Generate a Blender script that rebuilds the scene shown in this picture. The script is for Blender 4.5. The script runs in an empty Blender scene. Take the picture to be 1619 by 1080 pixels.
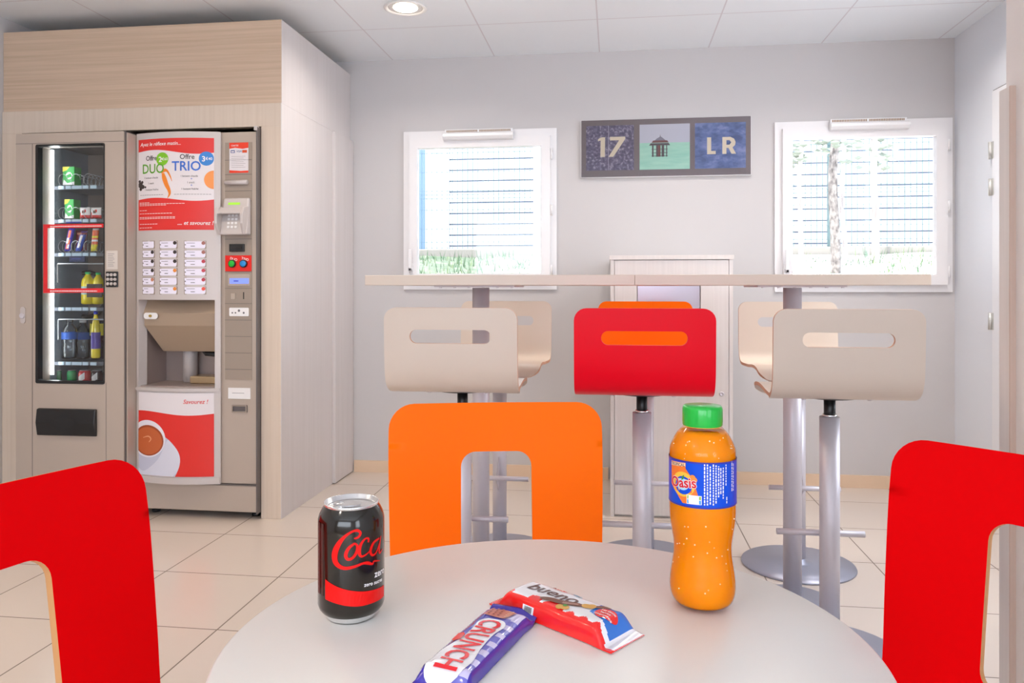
import bpy, math, random
from math import sin, cos, pi, sqrt, atan2, radians
from mathutils import Vector, Matrix
from mathutils.geometry import delaunay_2d_cdt
random.seed(7)
D = bpy.data
SC = bpy.context.scene
COL = SC.collection
# ------------------------------------------------------------------ camera, world, lights, exposure
CAM_H = 1.08; FPX = 1229.0; PSI = radians(7.578); HORIZON = 455.0
cam = D.cameras.new('camera'); cam.lens = FPX / 1619 * 36; cam.sensor_width = 36
cam.shift_y = -(540 - HORIZON) / 1619; cam.clip_start = .02
cam_ob = D.objects.new('camera', cam); COL.objects.link(cam_ob)
cam_ob.location = (0, 0, CAM_H); cam_ob.rotation_euler = (pi / 2, 0, PSI)
SC.camera = cam_ob
SC.view_settings.view_transform = 'Standard'; SC.view_settings.look = 'None'
SC.view_settings.gamma = 1; SC.view_settings.use_curve_mapping = False
SC.view_settings.exposure = 0.18
wd = D.worlds.new('daylight'); SC.world = wd; wd.use_nodes = True
bg = wd.node_tree.nodes['Background']; bg.inputs[0].default_value = (.78, .87, .98, 1); bg.inputs[1].default_value = 6.8
def lamp(name, typ, loc, rot, energy, color, size=None, size_y=None):
    l = D.lights.new(name, typ); l.energy = energy; l.color = color
    if typ == 'AREA':
        l.shape = 'RECTANGLE'; l.size = size; l.size_y = size_y
    o = D.objects.new(name, l); COL.objects.link(o); o.location = loc; o.rotation_euler = rot
    return o
sun = lamp('sun', 'SUN', (0, 0, 8), (radians(24), 0, radians(-25)), 15.0, (1, .97, .92)); sun.data.angle = radians(1)
LAMP_SPOTS = [(-.988, 3.591), (.30, 3.50), (1.30, 3.50), (-2.3, 2.2), (-1.4, 2.3), (1.4, 2.7), (-2.3, .2), (-1.2, -.6)]
LAMP_W = 5.6

# ------------------------------------------------------------------ materials
def new_mat(name):
    m = D.materials.new(name); m.use_nodes = True
    return m, m.node_tree, m.node_tree.nodes['Principled BSDF']
MATS = {}
def mat(name, col, rough=.5, metal=0., spec=.5, emit=None, estr=0., coat=0., trans=0., sss=0., alpha=1.):
    if name in MATS: return MATS[name]
    m, nt, b = new_mat(name)
    b.inputs['Base Color'].default_value = (*col, 1); b.inputs['Roughness'].default_value = rough
    b.inputs['Metallic'].default_value = metal; b.inputs['Specular IOR Level'].default_value = spec
    b.inputs['Coat Weight'].default_value = coat; b.inputs['Coat Roughness'].default_value = .08
    b.inputs['Transmission Weight'].default_value = trans
    if sss: b.inputs['Subsurface Weight'].default_value = sss; b.inputs['Subsurface Radius'].default_value = (.02, .012, .004); b.inputs['Subsurface Scale'].default_value = 1
    if emit: b.inputs['Emission Color'].default_value = (*emit, 1); b.inputs['Emission Strength'].default_value = estr
    # a trace of procedural variation so that no surface is perfectly uniform
    if metal == 0 and not trans and not emit:
        n = nt.nodes.new('ShaderNodeTexNoise'); n.inputs['Scale'].default_value = 9; n.inputs['Detail'].default_value = 3
        tc = nt.nodes.new('ShaderNodeTexCoord'); nt.links.new(tc.outputs['Object'], n.inputs['Vector'])
        mr = nt.nodes.new('ShaderNodeMapRange'); mr.inputs['To Min'].default_value = max(0, rough - .05); mr.inputs['To Max'].default_value = min(1, rough + .05)
        nt.links.new(n.outputs['Fac'], mr.inputs['Value']); nt.links.new(mr.outputs['Result'], b.inputs['Roughness'])
    MATS[name] = m
    return m
def srgb(r, g, b):
    f = lambda v: (v / 255 / 12.92) if v / 255 <= .04045 else ((v / 255 + .055) / 1.055) ** 2.4
    return (f(r), f(g), f(b))
def grain_mat(name, c1, c2, scale, rough=.45):
    m, nt, b = new_mat(name); b.inputs['Roughness'].default_value = rough; b.inputs['Specular IOR Level'].default_value = .35
    tc = nt.nodes.new('ShaderNodeTexCoord'); mp = nt.nodes.new('ShaderNodeMapping'); mp.inputs['Scale'].default_value = scale
    n = nt.nodes.new('ShaderNodeTexNoise'); n.inputs['Scale'].default_value = 1; n.inputs['Detail'].default_value = 5; n.inputs['Roughness'].default_value = .65
    r = nt.nodes.new('ShaderNodeValToRGB'); r.color_ramp.elements[0].position = .35; r.color_ramp.elements[1].position = .62
    r.color_ramp.elements[0].color = (*c1, 1); r.color_ramp.elements[1].color = (*c2, 1)
    L = nt.links.new
    L(tc.outputs['Object'], mp.inputs['Vector']); L(mp.outputs['Vector'], n.inputs['Vector']); L(n.outputs['Fac'], r.inputs['Fac']); L(r.outputs['Color'], b.inputs['Base Color'])
    bp = nt.nodes.new('ShaderNodeBump'); bp.inputs['Strength'].default_value = .05; L(n.outputs['Fac'], bp.inputs['Height']); L(bp.outputs['Normal'], b.inputs['Normal'])
    return m
def tile_mat(name, c1, c2, grout, tx, ty, x0, y0, w, rough, bump=.2, spec=.5):
    m, nt, b = new_mat(name); L = nt.links.new; N = nt.nodes.new
    b.inputs['Specular IOR Level'].default_value = spec
    tc = N('ShaderNodeTexCoord'); sp = N('ShaderNodeSeparateXYZ'); L(tc.outputs['Object'], sp.inputs[0])
    def M(op, a, bb=None):
        n = N('ShaderNodeMath'); n.operation = op
        for i, v in enumerate((a, bb)):
            if v is None: continue
            if isinstance(v, (int, float)): n.inputs[i].default_value = v
            else: L(v, n.inputs[i])
        return n.outputs[0]
    masks = []; ids = []
    for out, t, o in ((sp.outputs[0], tx, x0), (sp.outputs[1], ty, y0)):
        q = M('DIVIDE', M('SUBTRACT', out, o), t); fr = M('FRACT', q); ids.append(M('FLOOR', q))
        masks.append(M('LESS_THAN', M('MINIMUM', fr, M('SUBTRACT', 1.0, fr)), w / t / 2))
    g = M('MAXIMUM', masks[0], masks[1])
    cb = N('ShaderNodeCombineXYZ'); L(ids[0], cb.inputs[0]); L(ids[1], cb.inputs[1])
    wn = N('ShaderNodeTexWhiteNoise'); wn.noise_dimensions = '2D'; L(cb.outputs[0], wn.inputs['Vector'])
    ns = N('ShaderNodeTexNoise'); ns.inputs['Scale'].default_value = 5; ns.inputs['Detail'].default_value = 5; L(tc.outputs['Object'], ns.inputs['Vector'])
    mx = N('ShaderNodeMix'); mx.data_type = 'RGBA'; mx.inputs['A'].default_value = (*c1, 1); mx.inputs['B'].default_value = (*c2, 1)
    L(M('ADD', M('MULTIPLY', wn.outputs['Value'], .5), M('MULTIPLY', ns.outputs['Fac'], .5)), mx.inputs['Factor'])
    m2 = N('ShaderNodeMix'); m2.data_type = 'RGBA'; L(g, m2.inputs['Factor']); L(mx.outputs['Result'], m2.inputs['A']); m2.inputs['B'].default_value = (*grout, 1)
    L(m2.outputs['Result'], b.inputs['Base Color'])
    L(M('ADD', M('MULTIPLY', g, .5), M('ADD', rough, M('MULTIPLY', ns.outputs['Fac'], .12))), b.inputs['Roughness'])
    bp = N('ShaderNodeBump'); bp.inputs['Strength'].default_value = bump; bp.inputs['Distance'].default_value = .002
    L(M('SUBTRACT', 1.0, g), bp.inputs['Height']); L(bp.outputs['Normal'], b.inputs['Normal'])
    return m
def plaster_mat(name, col, rough=.75):
    m, nt, b = new_mat(name); L = nt.links.new
    b.inputs['Base Color'].default_value = (*col, 1); b.inputs['Roughness'].default_value = rough; b.inputs['Specular IOR Level'].default_value = .3
    tc = nt.nodes.new('ShaderNodeTexCoord'); n = nt.nodes.new('ShaderNodeTexNoise'); n.inputs['Scale'].default_value = 120; n.inputs['Detail'].default_value = 3
    bp = nt.nodes.new('ShaderNodeBump'); bp.inputs['Strength'].default_value = .05; L(tc.outputs['Object'], n.inputs['Vector']); L(n.outputs['Fac'], bp.inputs['Height']); L(bp.outputs['Normal'], b.inputs['Normal'])
    return m
def glass_mat(name, tint=(1, 1, 1), gloss=1., ior=1.45, rough=.02):
    m, nt, b = new_mat(name); nt.nodes.remove(b); L = nt.links.new; N = nt.nodes.new
    t = N('ShaderNodeBsdfTransparent'); t.inputs[0].default_value = (*tint, 1)
    g = N('ShaderNodeBsdfGlossy'); g.inputs['Roughness'].default_value = rough
    fr = N('ShaderNodeFresnel'); fr.inputs[0].default_value = ior
    mu = N('ShaderNodeMath'); mu.operation = 'MULTIPLY'; mu.inputs[1].default_value = gloss; L(fr.outputs[0], mu.inputs[0])
    mx = N('ShaderNodeMixShader'); L(mu.outputs[0], mx.inputs[0]); L(t.outputs[0], mx.inputs[1]); L(g.outputs[0], mx.inputs[2])
    L(mx.outputs[0], nt.nodes['Material Output'].inputs[0])
    return m
WALL = plaster_mat('wall_paint', (.59, .565, .565))
CEIL = tile_mat('ceiling_tiles', (.85, .885, .925), (.83, .865, .905), (.70, .68, .72), .6, .6, -1.289, 3.873, .007, .8, .1, .2)
FLOOR = tile_mat('floor_tiles', srgb(214, 202, 192), srgb(208, 194, 182), srgb(112, 98, 88), .45, .45, -2.147, 1.86, .0048, .16, .15, .5)
GRAIN_H = grain_mat('pale_wood_horizontal', srgb(202, 176, 150), srgb(217, 191, 167), (1.3, 1.3, 95))  # same wood as the side, its warmer, weaker light put into the tone
GRAIN_V = grain_mat('pale_wood_vertical', srgb(211, 204, 202), srgb(216, 209, 208), (60, 60, 1.0))  # same wood as the front, pale cool daylight put into the tone
GRAIN_F = grain_mat('pale_wood_front', srgb(214, 197, 180), srgb(220, 204, 188), (60, 60, 1.0))
GRAIN_C = grain_mat('cupboard_wood', srgb(218, 210, 205), srgb(224, 216, 211), (60, 60, 1.2))
BASEB = mat('baseboard_tile', srgb(226, 198, 170), .35)
WHITE = mat('white_frame', (.84, .82, .83), .35)
WHITE2 = mat('white_plastic', (.86, .85, .86), .3)
GLASS = glass_mat('window_glass')
GLASS_V = glass_mat('cabinet_glass', (.95, .97, .97), .8)
STEEL = mat('brushed_steel', (.66, .62, .66), .42, .35)
STEEL_B = mat('grey_base_plate', srgb(168, 172, 190), .35, .6)
BLACK = mat('black_plastic', (.012, .012, .013), .35)
BLACKM = mat('black_metal', (.015, .015, .016), .3, .3)
DARK = mat('dark_gap', (.03, .025, .025), .7)
PLY = mat('plywood_edge', srgb(205, 150, 95), .5)
PLY2 = mat('plywood_edge_pale', srgb(200, 150, 120), .5)
RED = mat('red_laminate', (.75, .0, .002), .5, spec=.05)
RED2 = mat('red_stool_laminate', (.86, .0, .014), .3, spec=.16)
ORANGE = mat('orange_laminate', (1.0, .155, .0), .4, spec=.08)
CREAM = mat('cream_laminate', (.69, .575, .475), .33)
TABLE = mat('table_laminate', (.76, .72, .67), .32)
MACH = mat('machine_grey', srgb(186, 172, 160), .42, .15)
MACH_L = mat('machine_light_grey', srgb(200, 192, 190), .42, .1)
MACH_D = mat('machine_mid_grey', srgb(160, 146, 134), .45, .1)
EDGE = mat('machine_dark_edge', srgb(110, 104, 104), .35, .4)

# ------------------------------------------------------------------ mesh helpers
class MB:
    def __init__(s): s.v = []; s.f = []; s.m = []; s.mats = []; s.sm = []
    def mi(s, m):
        if m not in s.mats: s.mats.append(m)
        return s.mats.index(m)
    def add(s, vs, fs, m, smooth=False):
        o = len(s.v); s.v += [tuple(v) for v in vs]; k = s.mi(m)
        for f in fs: s.f.append(tuple(i + o for i in f)); s.m.append(k); s.sm.append(smooth)
        return s
    def box(s, x0, x1, y0, y1, z0, z1, m):
        v = [(x, y, z) for x in (x0, x1) for y in (y0, y1) for z in (z0, z1)]
        return s.add(v, [(0, 1, 3, 2), (4, 6, 7, 5), (0, 4, 5, 1), (2, 3, 7, 6), (0, 2, 6, 4), (1, 5, 7, 3)], m)
    def lathe(s, prof, m, c=(0, 0, 0), seg=40, smooth=True, cap=True, mat_at=None):
        n = len(prof); vs = []
        for (r, z) in prof:
            for k in range(seg): a = 2 * pi * k / seg; vs.append((c[0] + r * cos(a), c[1] + r * sin(a), c[2] + z))
        for i in range(n - 1):
            mm = mat_at(i) if mat_at else m
            fs = [(i * seg + k, i * seg + (k + 1) % seg, (i + 1) * seg + (k + 1) % seg, (i + 1) * seg + k) for k in range(seg)]
            if i == 0: o = len(s.v); s.v += vs
            kk = s.mi(mm)
            for f in fs: s.f.append(tuple(j + o for j in f)); s.m.append(kk); s.sm.append(smooth)
        if cap:
            for i, rev in ((0, True), (n - 1, False)):
                if prof[i][0] > 1e-5:
                    f = [o + i * seg + k for k in range(seg)]
                    if rev: f.reverse()
                    s.f.append(tuple(f)); s.m.append(s.mi(mat_at(min(i, n - 2)) if mat_at else m)); s.sm.append(False)
        return s
    def tube(s, pts, r, m, seg=12, cap=True):
        pts = [Vector(p) for p in pts]; n = len(pts); vs = []; up = None
        for i, p in enumerate(pts):
            t = (pts[min(i + 1, n - 1)] - pts[max(i - 1, 0)]).normalized()
            if up is None: up = t.orthogonal().normalized()
            up = (up - t * up.dot(t)).normalized(); w = t.cross(up)
            rr = r[i] if isinstance(r, (list, tuple)) else r
            for k in range(seg): a = 2 * pi * k / seg; vs.append(p + up * (rr * cos(a)) + w * (rr * sin(a)))
        fs = [(i * seg + k, i * seg + (k + 1) % seg, (i + 1) * seg + (k + 1) % seg, (i + 1) * seg + k) for i in range(n - 1) for k in range(seg)]
        s.add(vs, fs, m, True)
        if cap:
            o = len(s.v) - n * seg; k = s.mi(m)
            s.f.append(tuple(o + j for j in reversed(range(seg)))); s.m.append(k); s.sm.append(False)
            s.f.append(tuple(o + (n - 1) * seg + j for j in range(seg))); s.m.append(k); s.sm.append(False)
        return s
    def build(s, name, parent=None, bevel=0, off=None, kind=None, seg=2):
        me = D.meshes.new(name); vs = s.v
        if off is not None: vs = [(a - off[0], b - off[1], c - off[2]) for a, b, c in vs]
        me.from_pydata(vs, [], s.f)
        for m in s.mats: me.materials.append(m)
        me.polygons.foreach_set('material_index', s.m); me.polygons.foreach_set('use_smooth', s.sm)
        me.update()
        o = D.objects.new(name, me); COL.objects.link(o)
        if parent is not None: o.parent = parent
        if bevel:
            b = o.modifiers.new('bevel', 'BEVEL'); b.width = bevel; b.segments = seg; b.limit_method = 'ANGLE'
        if kind: o['kind'] = kind
        return o
def tag(o, label, cat, group=None, kind=None):
    o['label'] = label; o['category'] = cat
    if group: o['group'] = group
    if kind: o['kind'] = kind
    return o
def thing(name, label, cat, loc=(0, 0, 0), rz=0, group=None):
    o = D.objects.new(name, None); o.empty_display_size = .05; COL.objects.link(o)
    o.location = loc; o.rotation_euler = (0, 0, rz); return tag(o, label, cat, group)
def kids(o, table):
    return table.get(o.name, [])
def dup(root, loc, rz, label, group=None):
    allobs = list(COL.objects)
    r = root.copy(); COL.objects.link(r); r.location = loc; r.rotation_euler = (0, 0, rz); r['label'] = label
    if group: r['group'] = group
    def rec(a, b):
        for ch in [x for x in allobs if x.parent == a]:
            c = ch.copy(); COL.objects.link(c); c.parent = b; rec(ch, c)
    rec(root, r)
    return r
def plane_at(x, y, Y):      # a point measured in the photo, on the vertical plane at depth Y
    a = (x - 809.5) / FPX; c, s = cos(PSI), sin(PSI); d = Y / (a * s + c)
    return (a * d * c - d * s, CAM_H - (y - HORIZON) * d / FPX)
# 2D outlines
def rrect(x0, x1, y0, y1, r, n=6):
    if not isinstance(r, (list, tuple)): r = (r,) * 4
    out = []
    for (cx, cy, a0, rr) in ((x1 - r[0], y1 - r[0], 0, r[0]), (x0 + r[1], y1 - r[1], 90, r[1]), (x0 + r[2], y0 + r[2], 180, r[2]), (x1 - r[3], y0 + r[3], 270, r[3])):
        for k in range(n + 1):
            a = radians(a0 + 90 * k / n); out.append((cx + rr * cos(a), cy + rr * sin(a)))
    return out
def circ(cx, cy, r, n=24, ry=None): return [(cx + r * cos(2 * pi * k / n), cy + (ry or r) * sin(2 * pi * k / n)) for k in range(n)]
def inside(p, poly):
    x, y = p; c = False; j = len(poly) - 1
    for i in range(len(poly)):
        xi, yi = poly[i]; xj, yj = poly[j]
        if (yi > y) != (yj > y) and x < (xj - xi) * (y - yi) / (yj - yi) + xi: c = not c
        j = i
    return c
def edgedist(p, poly):
    b = 9
    for i in range(len(poly)):
        ax, ay = poly[i - 1]; bx, by = poly[i]; dx, dy = bx - ax, by - ay; L = dx * dx + dy * dy
        t = 0 if L == 0 else max(0, min(1, ((p[0] - ax) * dx + (p[1] - ay) * dy) / L))
        b = min(b, math.hypot(p[0] - ax - t * dx, p[1] - ay - t * dy))
    return b
def dedupe(poly):
    out = []
    for p in poly:
        if not out or math.hypot(p[0] - out[-1][0], p[1] - out[-1][1]) > 1e-6: out.append(p)
    if math.hypot(out[0][0] - out[-1][0], out[0][1] - out[-1][1]) < 1e-6: out.pop()
    return out
def triang(outline, holes=(), grid=None):
    loops = [dedupe(outline)] + [dedupe(h) for h in holes]
    if grid:            # long edges follow the curved surface too
        def fine(lp):
            out = []
            for i, p in enumerate(lp):
                q = lp[(i + 1) % len(lp)]; k = max(1, int(math.ceil(math.hypot((q[0] - p[0]) / grid[0], (q[1] - p[1]) / grid[1]))))
                out += [(p[0] + (q[0] - p[0]) * j / k, p[1] + (q[1] - p[1]) * j / k) for j in range(k)]
            return out
        loops = [fine(lp) for lp in loops]
    vs = []; es = []
    for lp in loops:
        o = len(vs); vs += lp; es += [(o + i, o + (i + 1) % len(lp)) for i in range(len(lp))]
    if grid:
        gx, gy = grid; xs = [p[0] for p in loops[0]]; ys = [p[1] for p in loops[0]]
        x = min(xs) + gx * .5
        while x < max(xs):
            y = min(ys) + gy * .5
            while y < max(ys):
                p = (x, y); m = min(gx, gy) * .4
                if inside(p, loops[0]) and not any(inside(p, h) for h in loops[1:]) and min(edgedist(p, l) for l in loops) > m: vs.append(p)
                y += gy
            x += gx
    r = delaunay_2d_cdt([Vector(v) for v in vs], es, [], 0, 1e-7)
    V = [tuple(v) for v in r[0]]; F = []
    for f in r[2]:
        c = (sum(V[i][0] for i in f) / len(f), sum(V[i][1] for i in f) / len(f))
        if inside(c, loops[0]) and not any(inside(c, h) for h in loops[1:]):
            a = sum(V[f[i - 1]][0] * V[f[i]][1] - V[f[i]][0] * V[f[i - 1]][1] for i in range(len(f)))
            F.append(tuple(f) if a > 0 else tuple(reversed(f)))
    return V, F
def shell(mb, outline, holes, fn, th, face, edge, grid=None, back=None, smooth=True):
    """fn(u,v) -> (pos, normal). front skin on +normal side."""
    V, F = triang(outline, holes, grid); A = []; B = []
    for v in V:
        p, n = fn(*v); A.append(p + n * (th / 2)); B.append(p - n * (th / 2))
    mb.add(A, F, face, smooth); mb.add(B, [tuple(reversed(f)) for f in F], back or face, smooth)
    cnt = {}
    for f in F:
        for i in range(len(f)):
            e = (f[i - 1], f[i]); cnt[e] = cnt.get(e, 0) + 1
    be = [e for e in cnt if (e[1], e[0]) not in cnt]; n = len(A)
    mb.add(A + B, [(e[1], e[0], e[0] + n, e[1] + n) for e in be], edge, False)
def decal(mb, outline, fn, m, lift=.0006, holes=(), grid=None):
    V, F = triang(outline, holes, grid)
    vs = []
    for v in V: p, n = fn(*v); vs.append(p + n * lift)
    mb.add(vs, F, m)
def facing(x0, z0, Y):     # local (u,v) metres on a wall-parallel plane whose front faces -Y
    return lambda u, v: (Vector((x0 + u, Y, z0 + v)), Vector((0, -1, 0)))
FP = lambda Y: (lambda u, v: (Vector((u, Y, v)), Vector((0, -1, 0))))
_tc = {}
def text2d(s, size=1., bold=0., shear=0., align='LEFT'):
    key = (s, bold, shear, align)
    if key not in _tc:
        c = D.curves.new('t', 'FONT'); c.body = s; c.size = 1; c.offset = bold; c.shear = shear; c.align_x = align; c.resolution_u = 3
        o = D.objects.new('t', c); COL.objects.link(o)
        dg = bpy.context.evaluated_depsgraph_get(); dg.update(); e = o.evaluated_get(dg); me = e.to_mesh()
        _tc[key] = ([(v.co.x, v.co.y) for v in me.vertices], [tuple(p.vertices) for p in me.polygons])
        e.to_mesh_clear(); D.objects.remove(o); D.curves.remove(c)
    V, F = _tc[key]
    return [(x * size, y * size) for x, y in V], F
def text(mb, s, u, v, size, fn, m, bold=0., shear=0., align='LEFT', rot=0, sx=1., lift=.001):
    V, F = text2d(s, size, bold, shear, align); vs = []
    for x, y in V:
        x *= sx; xx = x * cos(rot) - y * sin(rot); yy = x * sin(rot) + y * cos(rot)
        p, n = fn(u + xx, v + yy); vs.append(p + n * lift)
    mb.add(vs, F, m)
def catmull(pts, n=6):
    P = [pts[0]] + list(pts) + [pts[-1]]; out = []
    for i in range(1, len(P) - 2):
        for k in range(n):
            t = k / n; out.append(tuple(.5 * ((2 * b) + (-a + c) * t + (2 * a - 5 * b + 4 * c - d) * t * t + (-a + 3 * b - 3 * c + d) * t ** 3)
                                        for a, b, c, d in zip(P[i - 1], P[i], P[i + 1], P[i + 2])))
    out.append(tuple(pts[-1])); return out
def stroke(mb, pts, fn, m, lift=.0008, n=5):
    q = catmull(pts, n); vs = []; N = len(q)
    for i, (x, y, w) in enumerate(q):
        a = q[max(i - 1, 0)]; b = q[min(i + 1, N - 1)]; dx, dy = b[0] - a[0], b[1] - a[1]; L = math.hypot(dx, dy) or 1
        nx, ny = -dy / L * w / 2, dx / L * w / 2
        for sg in (1, -1): p, nn = fn(x + sg * nx, y + sg * ny); vs.append(p + nn * lift)
    mb.add(vs, [(2 * i, 2 * i + 1, 2 * i + 3, 2 * i + 2) for i in range(N - 1)], m)
def ink(name, r, g, b, rough=.4): return mat(name, srgb(r, g, b), rough)

# ------------------------------------------------------------------ the room
XL, XR, YB, YF, ZC = -2.985, 1.79, 4.41, -2.7, 2.41
def wall_mesh(axis, pos, th, a0, a1, z1, holes, m):
    """wall at pos..pos+th, openings (a0,a1,z0,z1)."""
    mb = MB(); xs = sorted({a0, a1, *[h[0] for h in holes], *[h[1] for h in holes]}); zs = sorted({0, z1, *[h[2] for h in holes], *[h[3] for h in holes]})
    for i in range(len(xs) - 1):
        for j in range(len(zs) - 1):
            cx, cz = (xs[i] + xs[i + 1]) / 2, (zs[j] + zs[j + 1]) / 2
            if any(h[0] < cx < h[1] and h[2] < cz < h[3] for h in holes): continue
            if axis == 'y': mb.box(xs[i], xs[i + 1], min(pos, pos + th), max(pos, pos + th), zs[j], zs[j + 1], m)
            else: mb.box(min(pos, pos + th), max(pos, pos + th), xs[i], xs[i + 1], zs[j], zs[j + 1], m)
    return mb
MB().box(XL - .2, XR + .2, YF - .2, YB + .2, -.1, 0, FLOOR).build('floor', kind='structure')
MB().box(XL - .2, XR + .2, YF - .2, YB + .2, ZC, ZC + .1, CEIL).build('ceiling', kind='structure')
W1 = (-1.20, -.35, 1.09, 1.965); W2 = (.88, 1.755, 1.075, 1.965)
wall_mesh('y', YB, .2, XL, XR, ZC, [(W1[0] - .01, W1[1] + .01, W1[2] + .01, W1[3] - .01), (W2[0] - .01, W2[1] + .01, W2[2] + .01, W2[3] - .01)], WALL).build('wall_back', kind='structure')
wall_mesh('x', XL, -.2, YF, YB, ZC, [], WALL).build('wall_left', kind='structure')
wall_mesh('x', XR, .2, YF, YB, ZC, [(-2.4, -1.2, .7, 2.1), (2.25, 3.0, .8, 2.2)], plaster_mat('wall_paint_window_lit', (.76, .78, .83))).build('wall_right', kind='structure')  # window light put into the paint; both unseen openings added to brighten the room
wall_mesh('y', YF, -.2, XL, XR, ZC, [(-2.1, .8, .8, 2.1)], WALL).build('wall_front', kind='structure')  # unseen opening added behind the camera for daylight
# return wall at the right of the frame with a wooden lining up its edge
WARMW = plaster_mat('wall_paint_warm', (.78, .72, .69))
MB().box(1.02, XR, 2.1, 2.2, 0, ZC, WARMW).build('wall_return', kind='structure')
tr = MB(); tr.box(1.008, 1.02, 2.155, 2.212, 0, 1.6, GRAIN_C); tr.box(1.006, 1.02, 2.15, 2.155, 0, 1.6, mat('lining_edge', srgb(205, 180, 165), .5))
tr.build('trim_1', kind='structure')
MB().box(-1.52, -.04, YB - .012, YB, 0, .068, BASEB).build('baseboard_back', kind='structure')
MB().box(.56, XR, YB - .012, YB, 0, .068, BASEB).build('baseboard_rear', kind='structure')
MB().box(XR - .012, XR, 4.0, YB - .012, 0, .068, BASEB).build('baseboard_right', kind='structure')

def window(idx, X0, X1, Z0, Z1, gx0, gx1, gz0, gz1, vx0, vx1, ov):
    # X0.. outer architrave, g.. glass
    y = YB
    mb = MB()
    fr = rrect(X0 - ov, X1 + ov, Z0 - ov, Z1 + ov, .001, 1); hole = rrect(X0 + .055, X1 - .055, Z0 + .055, Z1 - .055, .001, 1)
    shell(mb, fr, [hole], FP(y - .008), .016, WHITE, WHITE, smooth=False)
    root = mb.build('window_%d' % idx, bevel=.002, kind='structure')
    s = MB(); shell(s, rrect(X0 + .02, X1 - .015, Z0 + .02, Z1 - .02, .004, 2), [rrect(gx0 - .004, gx1 + .004, gz0 - .004, gz1 + .004, .003, 2)], FP(y - .028), .024, WHITE, WHITE, smooth=False)
    # deep reveal behind the sash
    s.box(gx0 - .05, gx0 - .004, y - .016, y + .012, gz0 - .05, gz1 + .05, WHITE); s.box(gx1 + .004, gx1 + .05, y - .016, y + .012, gz0 - .05, gz1 + .05, WHITE)
    s.box(gx0 - .004, gx1 + .004, y - .016, y + .012, gz0 - .05, gz0 - .004, WHITE); s.box(gx0 - .004, gx1 + .004, y - .016, y + .012, gz1 + .004, gz1 + .05, WHITE)
    s.build('sash', root, bevel=.002)
    MB().box(gx0 - .01, gx1 + .01, y - .004, y + .002, gz0 - .01, gz1 + .01, GLASS).build('pane', root)
    h = MB(); hx = X0 + .035; h.box(hx - .012, hx + .012, y - .05, y - .04, Z0 + .07, Z0 + .13, WHITE2); h.box(hx - .009, hx + .009, y - .085, y - .07, Z0 + .085, Z0 + .21, WHITE2); h.box(hx - .009, hx + .009, y - .085, y - .045, Z0 + .085, Z0 + .105, WHITE2)
    h.build('window_handle', root, bevel=.004)
    for zz in (Z0 + .09, (Z0 + Z1) / 2 - .01, Z1 - .13):
        q = MB(); q.tube([(X1 - .008, y - .035, zz - .03), (X1 - .008, y - .035, zz + .03)], .008, WHITE2); q.build('hinge', root)
    v = MB(); zt = Z1 - .045
    vv = [(0, zt), (-.03, zt + .004), (-.045, zt + .02), (-.042, zt + .036), (-.012, zt + .045), (0, zt + .045)]
    vs = [(vx0, y - .038 + a, b) for a, b in vv] + [(vx1, y - .038 + a, b) for a, b in vv]; n = len(vv)
    v.add(vs, [(i, (i + 1) % n, n + (i + 1) % n, n + i) for i in range(n)] + [tuple(reversed(range(n))), tuple(range(n, 2 * n))], WHITE2)
    vo = v.build('ventilation_hood', root, bevel=.002)
    g = MB(); SL = mat('slot_dark', srgb(150, 120, 90), .8); half = (vx1 - vx0 - .04) / 2
    for k in range(2):
        xx = vx0 + .015 + k * (half + .01)
        nn = 22
        for j in range(nn): g.box(xx + half * j / nn, xx + half * (j + .62) / nn, y - .042, y - .036, zt + .05, zt + .062, SL)
    g.box(vx0 + .005, vx1 - .005, y - .041, y - .03, zt + .044, zt + .066, WHITE2)
    g.build('vent_grille', root)
    return root
window(1, *W1, -1.130, -.421, 1.165, 1.880, -.975, -.572, .02)
window(2, *W2, .955, 1.68, 1.152, 1.882, 1.14, 1.54, .018)

# door in the right wall, only its hinge side in view
DOORM = mat('door_white', (.82, .82, .85), .45)
dr = MB(); dr.box(XR - .004, XR, 3.05, 3.978, 0, 2.022, DARK)
d3 = dr.build('door_1', kind='structure')
MB().box(XR - .012, XR - .003, 3.055, 3.972, .006, 2.016, DOORM).build('door_leaf', d3, bevel=.002)
for zz in (1.735, 1.56, .92):
    q = MB(); q.tube([(XR - .018, 3.976, zz - .04), (XR - .018, 3.976, zz + .04)], .009, mat('hinge_metal', (.62, .62, .60), .4, .5)); q.box(XR - .014, XR - .011, 3.955, 4.0, zz - .04, zz + .04, MATS['hinge_metal']); q.build('hinge', d3)

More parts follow.
